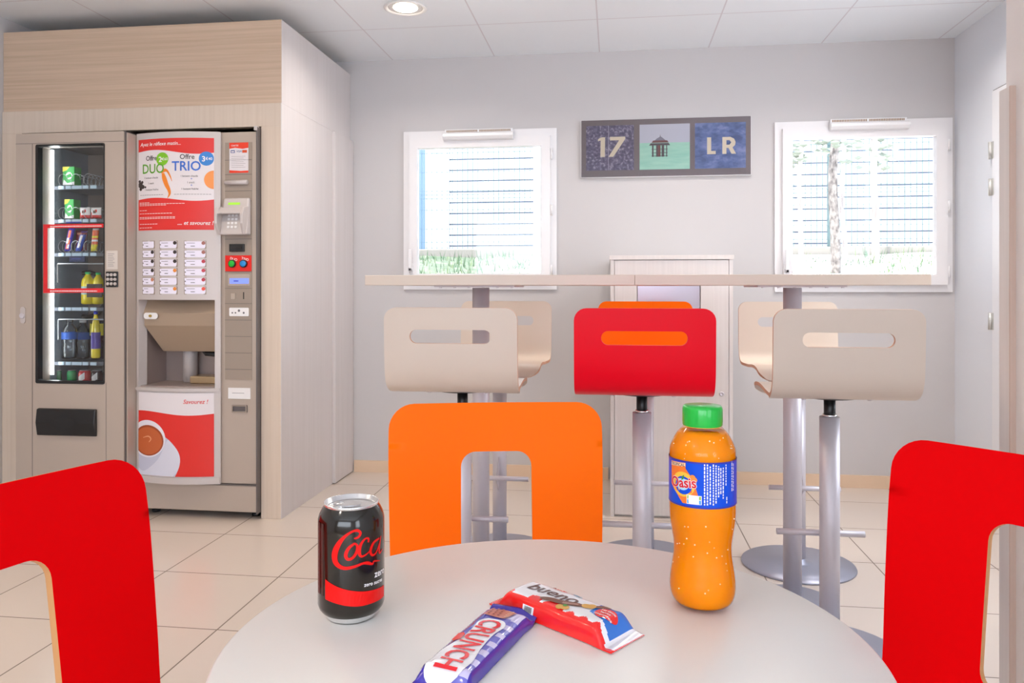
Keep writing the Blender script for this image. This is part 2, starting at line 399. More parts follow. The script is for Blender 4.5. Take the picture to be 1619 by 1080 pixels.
# one recessed downlight; the other ceiling lamps are added fill without fixtures
LAMPM = mat('lamp_glow', (1, 1, 1), emit=(1, .86, .66), estr=9)
LRING = mat('lamp_ring', (.85, .84, .83), .3)
LREF = mat('lamp_reflector', (.9, .86, .8), .18, .8)
for i, (x, y) in enumerate(LAMP_SPOTS):
    if i == 0:
        t = thing('ceiling_downlight', 'round recessed ceiling downlight switched on above the bar table corner', 'ceiling light', (x, y, ZC), 0)
        MB().lathe([(.100, 0), (.102, -.004), (.094, -.008), (.084, -.004), (.082, 0)], LRING, seg=48, cap=False).build('trim_ring', t)
        MB().lathe([(.082, -.002), (.070, -.0015), (.045, -.001)], LREF, seg=40, cap=False).build('reflector', t)
        lm = MB(); lm.lathe([(.058, -.0025), (.052, -.007), (.03, -.009), (.0001, -.0095)], LAMPM, seg=32, cap=False); lm.build('lamp_bulb', t)
        l0 = t
    else:
        pass
    s = lamp('downlight_and_fill', 'AREA', (x, y, ZC - .015), (0, 0, 0), LAMP_W * (1.12 if x < -1.2 else 1), (1, .80, .58) if x < -1.2 else (1, .92, .84), .16, .16); s.data.shape = 'DISK'; s.data.spread = radians(150)  # added left lamps set warmer and stronger to tint that side

# ------------------------------------------------------------------ vending niche joinery
cb = thing('vending_surround', 'tall pale wood-grain surround boxing in both vending machines', 'cabinet', (-2.27, 3.9, 0))
off = (-2.27, 3.9, 0)
up = MB(); up.box(XL + .001, -1.548, 3.46, YB - .001, 1.943, 2.335, GRAIN_H); up.build('upper_panel', cb, bevel=.0015, off=off)
# the side is a separate vertical-grain skin
MB().box(-1.548, -1.5465, 3.461, YB - .002, 1.944, 2.334, GRAIN_V).build('upper_side_skin', cb, off=off)
lo = MB()
lo.box(XL + .001, -1.547, 3.452, 3.49, 1.835, 1.943, GRAIN_F)
lo.build('lintel', cb, bevel=.0015, off=off)
MB().box(XL + .001, -2.876, 3.452, 3.49, 0, 1.835, GRAIN_F).build('stile', cb, bevel=.001, off=off)
MB().box(-1.644, -1.547, 3.452, 3.49, 0, 1.835, GRAIN_F).build('stile', cb, bevel=.001, off=off)
MB().box(-1.57, -1.545, 3.4525, YB - .001, 0, 1.943, GRAIN_V).build('side_panel', cb, bevel=.001, off=off)
MB().box(XL + .001, -2.92, 3.49, YB - .001, 0, 1.943, DARK).box(XL + .001, -1.57, YB - .03, YB - .001, 0, 1.943, DARK).build('inner_lining', cb, off=off)
MB().box(-1.545, -1.526, 4.108, 4.405, .005, 1.94, GRAIN_V).build('cupboard_door', cb, bevel=.002, off=off)

# ------------------------------------------------------------------ snack vending machine
Y1 = 3.33
sx = (-2.807, -2.256)
sn = thing('snack_vending_machine', 'grey snack and drink vending machine with glass front and black flap', 'vending machine', (-2.53, 3.8, 0)); so = (-2.53, 3.8, 0)
GX0, GX1, GZ0, GZ1 = -2.702, -2.352, .632, 1.752
b = MB(); yb = 4.3
b.box(-2.80, -2.262, Y1 + .09, yb, .1, .60, EDGE); b.box(-2.80, -2.262, Y1 + .09, yb, 1.775, 1.80, EDGE)
b.box(-2.80, -2.74, Y1 + .09, yb, .60, 1.775, EDGE); b.box(-2.345, -2.262, Y1 + .09, yb, .60, 1.775, EDGE); b.box(-2.74, -2.345, yb - .02, yb, .6, 1.775, EDGE)
b.build('body', sn, off=so, bevel=.002)
INN = mat('vending_interior', srgb(138, 120, 112), .7)
b = MB(); b.box(-2.74, -2.736, Y1 + .09, yb - .02, .602, 1.774, mat('interior_side', srgb(120, 135, 150), .6)); b.box(-2.349, -2.345, Y1 + .09, yb - .02, .602, 1.774, INN); b.box(-2.736, -2.349, 3.74, 3.75, .602, 1.774, INN); b.box(-2.736, -2.349, Y1 + .09, 3.75, .602, .606, INN)
b.build('inner_lining', sn, off=so)
d = MB(); shell(d, rrect(sx[0], sx[1], .166, 1.806, .004, 2), [rrect(GX0, GX1, GZ0, GZ1, .008, 3)], FP(Y1 + .045), .09, MACH, MACH, smooth=False)
door = d.build('door', sn, off=so, bevel=.003)
g = MB(); shell(g, rrect(GX0 - .001, GX1 + .001, GZ0 - .001, GZ1 + .001, .008, 3), [rrect(GX0 + .012, GX1 - .004, GZ0 + .012, GZ1 - .006, .008, 3)], FP(Y1 + .012), .03, BLACK, BLACK, smooth=False); g.build('window_seal', door, off=so)
MB().box(GX0 + .005, GX1 - .003, Y1 + .016, Y1 + .020, GZ0 + .005, GZ1 - .004, GLASS_V).build('glass_pane', door, off=so)
g = MB(); g.box(sx[0], sx[1], Y1 - .001, Y1 + .003, 1.7575, 1.7595, EDGE); g.box(-2.722, -2.720, Y1 - .001, Y1 + .003, .17, 1.757, EDGE); g.box(-2.345, -2.3435, Y1 - .001, Y1 + .003, .17, .64, EDGE); g.build('seam', door, off=so)
g = MB(); g.box(-2.252, -2.244, Y1 + .012, Y1 + .1, .17, 1.8, MACH); g.box(-2.262, -2.25, Y1 + .006, Y1 + .09, .17, 1.806, EDGE); g.build('door_edge', door, off=so)
g = MB(); g.box(-2.79, -2.27, Y1 + .06, Y1 + .09, .03, .16, MACH_D); g.build('plinth', sn, off=so, bevel=.002)
for xx in (-2.76, -2.30):
    for yy in (3.46, 4.2): MB().lathe([(.02, 0), (.02, .01), (.01, .012), (.01, .1)], BLACK, (xx, yy, 0), 16).build('foot', sn, off=so)
# delivery flap
fl = MB(); P = [(0, .388), (-.014, .39), (-.024, .45), (-.016, .512), (0, .516)]
vs = [(-2.688, Y1 + a, bb) for a, bb in P] + [(-2.389, Y1 + a, bb) for a, bb in P]; n = 5
fl.add(vs, [(i, (i + 1) % n, n + (i + 1) % n, n + i) for i in range(n)] + [tuple(reversed(range(n))), tuple(range(n, 2 * n))], BLACK)
flo = fl.build('delivery_flap', sn, off=so, bevel=.004)
el = MB(); el.lathe([(.001, .0), (.045, 0), (.05, -.003)], BLACK, (0, 0, 0), 32); el.v = [(x * 1.15 - 2.54, Y1 - .0235 + z, y * .5 + .452) for x, y, z in el.v]; 
text(el, 'PUSH', -2.575, .441, .026, FP(Y1 - .0245), mat('flap_text', (.03, .03, .03), .3), bold=.02, sx=1.1, lift=.0008)
el.build('embossed_push_plate', flo, off=so)
# lock, keypad, sticker
k = MB(); k.lathe([(.013, 0), (.013, .008), (.011, .01)], STEEL, seg=20); k.v = [(x - 2.77, Y1 - z, y + .948) for x, y, z in k.v]
shell(k, rrect(-2.782, -2.756, .912, .990, .012, 5), [], FP(Y1 - .001), .004, MACH_L, MACH_D, smooth=False); k.build('lock', sn, off=so)
k = MB(); k.box(-2.343, -2.283, Y1 - .006, Y1, 1.083, 1.155, BLACK); kp = k.build('keypad', sn, off=so, bevel=.002)
for i in range(3):
    for j in range(3):
        q = MB(); q.lathe([(.0075, 0), (.0072, .004), (.005, .005)], MACH_L, seg=14); q.v = [(x - 2.331 + i * .018, Y1 - .006 - z, y + 1.098 + j * .021) for x, y, z in q.v]; q.build('key', kp, off=so)
TXT_D = ink('print_grey', 110, 105, 110)
k = MB(); decal(k, rrect(-2.343, -2.286, 1.165, 1.252, .002, 2), FP(Y1), mat('sticker_paper', srgb(214, 205, 198), .5), .001)
for j in range(8): k.box(-2.335, -2.335 + .04 * (.6 + .4 * random.random()), Y1 - .0016, Y1 - .001, 1.180 + j * .008, 1.1815 + j * .008, TXT_D)
k.build('notice_sticker', sn, off=so)
# red tape frame with printed line, on the glass
REDT = ink('red_print', 226, 42, 48, .4); WT = ink('white_print', 240, 235, 235, .4)
k = MB(); shell(k, [(-2.676, 1.055), (-2.356, 1.058), (-2.356, 1.379), (-2.676, 1.379)], [[(-2.655, 1.076), (-2.367, 1.078), (-2.367, 1.361), (-2.655, 1.361)]], FP(Y1 + .0145), .001, REDT, REDT, smooth=False)
for z, n in ((1.366, 40), (1.062, 34)):
    x = -2.64
    for i in range(n):
        w = random.uniform(.002, .008); k.box(x, x + w, Y1 + .0132, Y1 + .0139, z, z + .005, WT); x += w + .002
        if x > -2.38: break
k.build('red_notice_frame', door, off=so)
k = MB(); decal(k, rrect(-2.56, -2.48, 1.384, 1.39, .001, 1), FP(Y1 + .0145), ink('blue_print', 70, 80, 160), .0002); k.build('blue_sticker', door, off=so)
# light tube along the left of the cabinet
TUBE = mat('light_tube', (1, 1, 1), emit=(.93, .97, 1), estr=5)
k = MB(); k.tube([(-2.697, Y1 + .10, .66), (-2.697, Y1 + .10, 1.745)], .008, TUBE); k.build('light_tube', sn, off=so)
sg = lamp('vending_tube_light', 'AREA', (-2.675, Y1 + .10, 1.2), (0, radians(-90), radians(-12)), .9, (.9, .96, 1), 1.1, .03)
SHELFM = mat('shelf_metal', srgb(105, 108, 118), .4, .4); TAGM = mat('price_tag', srgb(165, 185, 200), .4, emit=(.5, .6, .7), estr=.25); WIRE = mat('spiral_wire', srgb(175, 178, 182), .3, .8)
shelves = [(295, True), (348, True), (401, True), (487, False), (573, False)]
SHZ = []
for y_, spir in shelves:
    X, z = plane_at(120, y_, 3.45); SHZ.append(z)
    k = MB(); k.box(-2.732, -2.352, 3.45, 3.735, z - .006, z - .002, SHELFM); k.box(-2.732, -2.352, 3.445, 3.45, z - .014, z + .002, SHELFM); so_ = k.build('shelf', sn, off=so)
    for x0, x1 in ((93, 101), (104, 112), (114, 129), (131, 139), (143, 152)):
        q = MB(); q.box(plane_at(x0, y_, 3.44)[0], plane_at(x1, y_, 3.44)[0], 3.438, 3.4445, z - .012, z + .003, TAGM); q.build('price_tag', so_, off=so)
    if spir:
        for xc in (108, 128, 148):
            cx = plane_at(xc, y_, 3.5)[0]; pts = [(cx + .030 * cos(a), 3.455 + a * .0045, z + .033 + .030 * sin(a)) for a in [i * .35 for i in range(108)]]
            q = MB(); q.tube(pts, .0011, WIRE, 5); q.build('spiral', so_, off=so)
# wire guards and dark hose ring of the drinks section
GW = mat('guard_white', srgb(200, 205, 208), .4)
for yy, y2, xl in ((505, 537, 92), (417, 447, 91)):
    a = plane_at(xl, y2, 3.44); bq = plane_at(xl, yy, 3.44); cq = plane_at(164, yy, 3.44)
    q = MB(); q.tube([(a[0], 3.44, a[1]), (bq[0], 3.44, bq[1] - .004), (bq[0] + .004, 3.44, bq[1]), (cq[0], 3.44, cq[1])], .0028, GW, 8); q.build('wire_guard', sn, off=so)
c0 = plane_at(138, 466, 3.70)
q = MB(); q.tube([(c0[0] + .105 * cos(a), 3.70, c0[1] + .115 * sin(a)) for a in [i * pi / 16 for i in range(33)]], .011, BLACK, 10); q.build('rubber_hose', sn, off=so)

# ------------------------------------------------------------------ goods inside
def vpos(x, y, Y): X, z = plane_at(x, y, Y); return X, z
def carton(x0, x1, y0, y1, label, Y=3.47):
    X0, z1 = vpos(x0, y0, Y); X1, z0 = vpos(x1, y1, Y); cx = (X0 + X1) / 2
    t = thing('drink_carton', label, 'drink carton', (cx, Y + .03, z0)); w = (X1 - X0) / 2; h = z1 - z0
    m = MB(); m.box(-w, w, -.025, .025, 0, h, ink('carton_green', 40, 175, 70)); m.build('carton', t, bevel=.002)
    m = MB(); F = lambda u, v: (Vector((u, -.025, v)), Vector((0, -1, 0)))
    decal(m, [(-w, 0), (w, 0), (w, h * .18), (-w * .2, h * .05 + .004), (-w * .8, h * .3)], F, WT)
    decal(m, circ(w * .1, h * .5, w * .55, 20, h * .2), F, WT, .0008)
    decal(m, [(-w, h), (-w, h * .72), (-w * .3, h * .8), (w * .2, h)], F, ink('carton_yellow', 235, 225, 60), .0008)
    decal(m, [(-w * .5, h * .5), (w * .4, h * .63), (w * .6, h * .45), (-w * .3, h * .35)], F, ink('carton_green', 40, 175, 70), .0012)
    m.build('printed_label', t); return t
carton(98, 116.5, 263.5, 292, 'green and white drink carton on the top vending shelf')
carton(101, 115.5, 315, 345, 'green and white drink carton on the second vending shelf')
def wrapper(name, label, cat, x0, x1, y0, y1, tilt, cols, Y=3.475, wid=None, group=None):
    """a small upright pillow-packed bar; cols: list of (from, to, material) bands along its length"""
    X0, z1 = vpos(x0, y0, Y); X1, z0 = vpos(x1, y1, Y); L = z1 - z0; w = (wid or (X1 - X0)) / 2
    mb = MB(); nu, nv = 10, 24; vs = []
    for j in range(nv + 1):
        v = j / nv; e = min(1, min(v, 1 - v) / .1)
        for i in range(nu + 1):
            u = i / nu * 2 - 1; hh = .010 * sqrt(max(0, 1 - u * u)) * e + .0006
            vs.append((u * w * (1 - .05 * e) + tilt * (v - .5) * L, -hh, v * L))
    n1 = len(vs); vs += [(x, -y, z) for x, y, z in vs]; mb.v = vs; W = nu + 1
    for j in range(nv):
        for i in range(nu):
            m = cols[0][2]; vv = (j + .5) / nv; uu = (i + .5) / nu
            for c in cols:
                if c[0] <= vv < c[1] and (len(c) < 4 or c[3] <= uu < c[4]): m = c[2]
            f = (j * W + i, j * W + i + 1, (j + 1) * W + i + 1, (j + 1) * W + i)
            mb.f.append(f); mb.m.append(mb.mi(m)); mb.sm.append(True)
            mb.f.append(tuple(k + n1 for k in reversed(f))); mb.m.append(mb.mi(m)); mb.sm.append(True)
    o = mb.build(name); o.location = ((X0 + X1) / 2, Y + .01, z0); tag(o, label, cat, group)
    return o
PUR = ink('wrap_purple', 62, 50, 175, .25); MAR = ink('wrap_maroon', 110, 18, 50, .25); BLU = ink('wrap_blue', 60, 90, 190, .25); ORR = ink('wrap_orange', 235, 110, 60, .25); YEL = ink('wrap_yellow', 235, 215, 30, .25); WW = ink('wrap_white', 235, 228, 228, .25); RW = ink('wrap_red', 215, 35, 35, .25)
for i in range(2):
    wrapper('wafer_bar', 'white and red wafer bar at the %s of the pair on the second vending shelf' % ('left', 'right')[i], 'snack bar', (124, 141.5)[i], (141, 158.5)[i], 328, 345, .0,
            [(0, 1, WW), (0, .3, RW), (.3, .55, RW, 0, .2), (.55, .8, RW, .55, .7), (.45, .7, ink('wrap_choc', 120, 70, 50), .3, .6)], group='wafer bars on the second vending shelf')
wrapper('chocolate_bar', 'blue-purple bar with orange and white print on the third vending shelf', 'snack bar', 103, 113, 361, 397, .22, [(0, 1, PUR), (.1, .5, ORR, .3, .8), (.35, .6, WW, .2, .6), (.6, .9, ORR, .35, .7), (.12, .3, WW, .5, .8)])
wrapper('snack_bag', 'maroon snack bag behind the tilted bar on the third vending shelf', 'snack bag', 117, 136, 364, 397, .05, [(0, 1, MAR), (.8, .87, ink('wrap_tan', 190, 120, 90), .2, .8)], Y=3.50)
wrapper('chocolate_bar', 'blue and white tilted bar before the maroon bag on the third vending shelf', 'snack bar', 122, 131, 366, 397, .35, [(0, 1, BLU), (.15, .8, WW, .3, .7), (.85, .95, MAR)], Y=3.465)
wrapper('chocolate_bar', 'orange bar with yellow foot at the right of the third vending shelf', 'snack bar', 143, 153, 361, 397, .1, [(0, 1, ORR), (0, .28, YEL), (.4, .5, WW), (.9, 1, WW), (.6, .68, YEL)])
wrapper('chocolate_bar', 'shaded pink and brown bar leaning at the far left of the third vending shelf', 'snack bar', 84, 92, 366, 397, .5, [(0, 1, ink('wrap_pinkbrown', 130, 70, 75)), (.2, .8, ink('wrap_palepink', 190, 130, 130), .3, .7)], Y=3.55)
q = MB(); a = vpos(110, 414, 3.44); bq = vpos(134, 405, 3.44); q.box(a[0], bq[0], 3.438, 3.444, a[1], bq[1], ink('info_blue', 30, 50, 95)); q.box(a[0] + .01, bq[0] - .02, 3.4375, 3.438, a[1] + .012, a[1] + .016, ink('blue_print', 70, 80, 160)); q.build('info_plate', sn, off=so)

def vbottle(name, label, x, ytop, ybot, R, bodym, capm, labelm, prof, Y=3.50, lab=(.35, .75), cat='drink bottle', group=None):
    X, zt = vpos(x, ytop, Y); _, zb = vpos(x, ybot, Y); h = zt - zb
    t = thing(name, label, cat, (X, Y, zb), 0, group)
    pts = [(R * r, h * z) for r, z in prof]
    MB().lathe(pts, bodym, seg=24).build('bottle_body', t)
    MB().lathe([(R * .42, h * .93), (R * .44, h * .935), (R * .44, h * .995), (R * .3, h)], capm, seg=20).build('cap', t)
    if labelm:
        rr = R * 1.012
        MB().lathe([(rr, h * lab[0]), (rr, h * lab[1])], labelm, seg=24, cap=False).build('label', t)
    return t
BPROF = [(.8, 0), (1, .03), (1, .3), (.93, .38), (1, .46), (1, .66), (.85, .78), (.5, .87), (.38, .90), (.38, .95)]
YB_ = mat('yellow_drink', srgb(240, 215, 30), .2, spec=.6, coat=.5); GCAP = ink('cap_green', 40, 190, 100); PET = glass_mat('clear_plastic', (.90, .94, .97), 2.5)
vbottle('juice_bottle', 'yellow drink bottle with green cap, left of the pair on the fourth vending shelf', 139, 430, 481, .030, YB_, GCAP, ink('label_pale', 170, 210, 205), BPROF, lab=(.3, .55), Y=3.56)
vbottle('juice_bottle', 'yellow drink bottle with green cap, right of the pair on the fourth vending shelf', 155.5, 431, 481, .027, YB_, GCAP, ink('label_pale', 170, 210, 205), BPROF, lab=(.3, .55), Y=3.57)
q = MB(); a = vpos(137, 470, 3.46); bq = vpos(161, 449, 3.46); q.box(a[0], bq[0], 3.46, 3.464, a[1], bq[1], mat('smoked_plate', srgb(70, 62, 60), .3)); q.build('pusher_plate', sn, off=so)
BLAB = ink('label_blue', 40, 95, 190)
vbottle('water_bottle', 'clear water bottle with blue label at the front of the fifth vending shelf', 110, 505, 567, .036, PET, glass_mat('clear_cap', (.85, .9, .92), 1.5), BLAB, BPROF, lab=(.5, .68), Y=3.50)
vbottle('water_bottle', 'clear water bottle behind, in the middle of the fifth vending shelf', 131, 506, 567, .036, PET, MATS.get('x') or WHITE2, BLAB, BPROF, lab=(.5, .68), Y=3.64)
vbottle('iced_tea_bottle', 'large yellow bottle with tilted red print on the fifth vending shelf', 158, 507, 567, .045, mat('dark_cola', srgb(48, 12, 22), .15), BLACK, ink('label_yellow', 238, 220, 30), [(.85, 0), (1, .03), (1, .66), (1, .9), (.8, .95), (.38, .97)], lab=(.62, .93), Y=3.62)
vbottle('juice_bottle', 'slim bottle with blue cap and purple label on the fifth vending shelf', 151.5, 492, 566, .021, YB_, ink('cap_blue', 40, 60, 200), ink('label_purple', 85, 60, 160), [(.85, 0), (1, .03), (1, .5), (.9, .6), (.75, .75), (.5, .85), (.38, .90), (.38, .95)], lab=(.2, .55), Y=3.47)
def vcan(label, x, w, body, band, Y=3.5):
    X, zt = vpos(x, 585.5, Y)
    t = thing('drink_can', label, 'drink can', (X, Y, .607), 0, 'cans along the bottom of the vending machine'); h = zt - .607; r = w
    MB().lathe([(r * .85, 0), (r, .008), (r, h - .012), (r * .82, h - .001)], body, seg=24).build('can_body', t)
    MB().lathe([(r * .82, h - .001), (r * .83, h + .001), (r * .78, h - .002), (.001, h - .002)], STEEL, seg=24, cap=False).build('lid', t)
    if band:
        m = MB(); vs = []
        for i in range(7):
            a = -pi / 2 - .6 + i * .2; vs += [(r * 1.01 * cos(a), r * 1.01 * sin(a), .01 + .003 * i), (r * 1.01 * cos(a), r * 1.01 * sin(a), h * .55 + .004 * i)]
        m.add(vs, [(2 * i, 2 * i + 2, 2 * i + 3, 2 * i + 1) for i in range(6)], band); m.build('printed_band', t)
vcan('green drink can at the bottom of the vending machine', 113.5, .021, ink('can_green', 20, 150, 80, .25), None)
vcan('red and white drink can at the bottom of the vending machine', 134, .028, ink('can_red', 205, 30, 40, .25), WW)
vcan('dark and white striped drink can at the bottom right of the vending machine', 154, .026, ink('can_dark', 60, 30, 35, .25), WW)
vcan('small dark green can at the bottom left of the vending machine', 93.5, .011, ink('can_green2', 20, 110, 60, .25), None)

# ------------------------------------------------------------------ coffee machine
Y2 = 3.42
cf = thing('coffee_vending_machine', 'grey hot drink machine with red cup poster and payment terminal', 'vending machine', (-1.95, 3.85, 0)); co = (-1.95, 3.85, 0)
b = MB(); b.box(-2.235, -1.655, Y2 + .05, 4.3, .03, .60, EDGE); b.box(-2.235, -1.655, 3.72, 4.3, .60, 1.03, EDGE); b.box(-2.235, -1.655, Y2 + .05, 4.3, 1.03, 1.80, EDGE)
b.box(-1.853, -1.655, Y2 + .05, 3.72, .60, 1.03, EDGE); b.build('body', cf, bevel=.002, off=co)
b = MB(); b.box(-1.652, -1.6455, Y2 - .004, Y2 + .09, .03, 1.826, EDGE); b.box(-1.662, -1.6465, Y2 - .006, Y2 + .02, 1.81, 1.83, MACH_L); b.build('hinge_post', cf, off=co, bevel=.001)
b = MB(); b.box(-2.238, -1.652, Y2, Y2 + .05, .035, .158, MACH); b.build('plinth', cf, off=co, bevel=.004)
for xx in (-2.2, -1.69):
    MB().lathe([(.02, 0), (.02, .012), (.01, .014), (.01, .035)], BLACK, (xx, 3.5, 0), 16).build('foot', cf, off=co)
# bulging door section
def bulge(u, v):    # u = X, v = Z; cylinder-like bow of the left door
    t = (u + 2.243) / (.415); t = max(0, min(1, t)); y = Y2 + .012 - .034 * sin(pi * t) ; s = -.034 * pi * cos(pi * t) / .415
    n = Vector((s, -1, 0)).normalized(); return Vector((u, y, v)), n
d = MB(); shell(d, rrect(-2.236, -1.828, .166, 1.806, .003, 1), [rrect(-2.224, -1.853, .61, 1.024, .002, 1)], bulge, .05, MACH_L, MACH_L, grid=(.02, .08))
dd = d.build('door', cf, off=co)
d = MB(); d.box(-1.828, -1.653, Y2 + .002, Y2 + .05, .166, 1.806, MACH); d.build('control_column', cf, off=co, bevel=.003)
RED_P = ink('poster_red', 222, 48, 44, .35); WH_P = ink('poster_white', 228, 222, 226, .35)
bf = lambda l: (lambda u, v: (lambda r: (r[0] + r[1] * (.0252 + l), r[1]))(bulge(u, v)))
px = lambda x, y: plane_at(x, y, Y2)
# poster: frame measured in the photo, 225..340 x 222..364
PX0, PX1, PZ0, PZ1 = -2.222, -1.856, 1.349, 1.776; PW, PH = PX1 - PX0, PZ1 - PZ0
pp = lambda a, bq: (PX0 + a * PW, PZ0 + bq * PH)     # 0..1
po = MB(); decal(po, [pp(i / 12, 0) for i in range(13)] + [pp(1 - i / 12, 1) for i in range(13)], bf(0), WH_P, .0005, grid=(.015, .1))
top = [pp(0, 1), pp(0, .84)] + [pp(t / 20, .86 + .022 * sin(t / 20 * 2 * pi * .95 + .1) - .015 * t / 20) for t in range(21)] + [pp(1, 1)] + [pp(1 - i / 12, 1) for i in range(1, 12)]
decal(po, top, bf(0), RED_P, .001, grid=(.015, .1))
bot = [pp(0, 0)] + [pp(i / 12, 0) for i in range(1, 12)] + [pp(1, 0)] + [pp(1 - t / 20, .34 + .02 * sin((1 - t / 20) * 2 * pi * .95 + .1) - .005) for t in range(21)]
decal(po, bot, bf(0), RED_P, .001, grid=(.015, .1))
pr = po.build('poster', dd, off=co)
def T(mb, s, a, bq, size, m, **k): u, v = pp(a, bq); text(mb, s, u, v, size, bf(0), m, lift=.0016, **k)
GRY = ink('print_dark', 75, 70, 75); GRN = ink('print_green', 95, 165, 45); BLP = ink('print_blue', 60, 110, 205)
t1 = MB(); T(t1, 'Ayez le réflexe matin...', .03, .925, .024, WT, shear=.25, sx=.95, bold=.005)
T(t1, '.... et savourez !', .56, .055, .026, WT, shear=.25, sx=.95, bold=.012)
for (yy, w) in ((.30, .12), (.285, .6), (.27, .38), (.215, .1), (.18, .45), (.14, .5), (.125, .48), (.065, .27), (.025, .18)):
    u, v = pp(.02, yy); 
    n = int(w / .04) + 1
    for i in range(n): decal(t1, [(u + i * .0146, v), (u + i * .0146 + .012, v), (u + i * .0146 + .012, v + .0022), (u + i * .0146, v + .0022)], bf(0), WT, .0016)
t1.build('white_lettering', pr, off=co)
t2 = MB(); T(t2, 'Offre', .12, .765, .032, GRY, sx=.85, bold=.012); T(t2, 'Offre', .59, .77, .032, GRY, sx=.95, bold=.012)
for (a, bq, w, s) in ((.09, .565, .2, '1 boisson chaude'), (.15, .505, .08, '1 snack'), (.10, .435, .2, '1 boisson fraîche'), (.60, .575, .26, '1 boisson chaude'), (.68, .505, .1, '1 snack'), (.61, .435, .25, '1 boisson fraîche')):
    T(t2, s, a, bq, .0135, GRY, sx=.82)
for a, w in ((.03, .36), (.52, .46)):
    u, v = pp(a, .385)
    for i in range(int(w / .035)): decal(t2, [(u + i * .0128, v), (u + i * .0128 + .010, v), (u + i * .0128 + .010, v + .0018), (u + i * .0128, v + .0018)], bf(0), TXT_D, .0016)
for a in (.66, .72): pass
t2.build('grey_lettering', pr, off=co)
t3 = MB(); T(t3, 'DUO', .06, .625, .062, GRN, sx=.85, bold=.012); t3.build('green_lettering', pr, off=co)
t3 = MB(); T(t3, 'TRIO', .49, .645, .062, BLP, sx=.93, bold=.016); t3.build('blue_lettering', pr, off=co)
for q_ in (.54, .47): t3 = MB(); T(t3, '+', .72, q_, .018, BLP); t3.build('plus_sign', pr, off=co)
t3 = MB(); decal(t3, circ(*pp(.36, .775), .031), bf(0), ink('badge_green', 125, 195, 35), .0013); T(t3, '2', .31, .745, .034, WT, bold=.02); T(t3, '€60', .355, .76, .018, WT, bold=.01); t3.build('price_badge', pr, off=co)
t3 = MB(); c_ = circ(*pp(.91, .775), .033); c_ = [(min(u, PX1 - .001), v) for u, v in c_]; decal(t3, dedupe(c_), bf(0), ink('badge_blue', 50, 130, 210), .0013); T(t3, '3', .855, .745, .034, WT, bold=.02); T(t3, '€40', .90, .76, .018, WT, bold=.01); t3.build('price_badge', pr, off=co)
t3 = MB(); OP = ink('orange_peel', 236, 135, 40)
stroke(t3, [(*pp(.37, .62), .012), (*pp(.39, .56), .022), (*pp(.42, .49), .020), (*pp(.45, .44), .016), (*pp(.46, .39), .010), (*pp(.43, .345), .002)], bf(0), OP, .0013)
stroke(t3, [(*pp(.35, .62), .004), (*pp(.39, .65), .016), (*pp(.43, .64), .010), (*pp(.47, .58), .006), (*pp(.49, .53), .002)], bf(0), OP, .0013)
o_ = [(min(u, PX1 - .001), v) for u, v in circ(*pp(1.0, .545), .043, 32, .043)]; decal(t3, dedupe(o_), bf(0), ink('orange_fruit', 240, 150, 75), .0013)
t3.build('orange_fruit_print', pr, off=co)
t3 = MB(); BN = ink('bean_dark', 60, 50, 50)
for a, bq, r in ((.03, .50, .014), (.06, .53, .007), (.02, .54, .007), (.07, .48, .010), (.035, .455, .008), (.11, .475, .005)):
    decal(t3, [(max(u, PX0 + .0005), v) for u, v in circ(*pp(a, bq), r, 12)], bf(0), BN, .0013)
t3.build('blackcurrant_print', pr, off=co)
# menu field with 18 selection labels
mz0, mz1 = 1.045, 1.306
m_ = MB(); decal(m_, rrect(-2.222, -1.853, mz0, mz1, .002, 1), bf(0), MACH_L, .0004, grid=(.03, .08)); pass
mf = m_.build('menu_panel', dd, off=co)
LBL = mat('label_plate', srgb(225, 220, 235), .25, emit=(.85, .83, 1), estr=.12)
dots = [[None, 'd', 'd', 'd', 'o', None], ['d', 'd', 'd', 'O', None, 'O'], ['b', 'b', 'r', 'r', 'r', 'R']]
DC = {'d': BN, 'o': ink('dot_orange', 205, 140, 110), 'O': ink('dot_orange2', 225, 140, 60), 'b': ink('dot_brown', 160, 100, 90), 'r': ink('dot_red', 185, 55, 70), 'R': ink('dot_bright', 235, 85, 60)}
for ci, (a0, a1) in enumerate(((233, 253), (262.5, 288.5), (299.5, 328.5))):
    for rj in range(6):
        y0 = 382.5 + rj * 14.3; u0, v1 = px(a0, y0); u1, v0 = px(a1, y0 + 10.5)
        q = MB(); w = u1 - u0; h = v1 - v0
        decal(q, [(u0 - .003, v0 - .003), (u1 + .003, v0 - .003), (u1 + .003, v1 + .003), (u0 - .003, v1 + .003)], bf(0), MACH_D, .001)
        decal(q, [(u0 + .002, v0), (u1 - .003, v0), (u1, v0 + h * .3), (u1 - .001, v1), (u0, v1)], bf(0), LBL, .003)
        k_ = dots[ci][rj]
        if k_: decal(q, circ(u1 - .009, v1 - .008, .0085, 12), bf(0), DC[k_], .0034)
        decal(q, [(u0 + .3 * w, v0 + .008), (u0 + .5 * w, v0 + .008), (u0 + .5 * w, v0 + .011), (u0 + .3 * w, v0 + .011)], bf(0), TXT_D, .0034)
        decal(q, [(u0 + .1 * w, v1 - .009), (u0 + .5 * w, v1 - .009), (u0 + .5 * w, v1 - .007), (u0 + .1 * w, v1 - .007)], bf(0), TXT_D, .0034)
        decal(q, circ(u0 + .004, v0 + h * .5, .003, 8), bf(0), TXT_D, .0034)
        q.build('selection_button', mf, off=co)
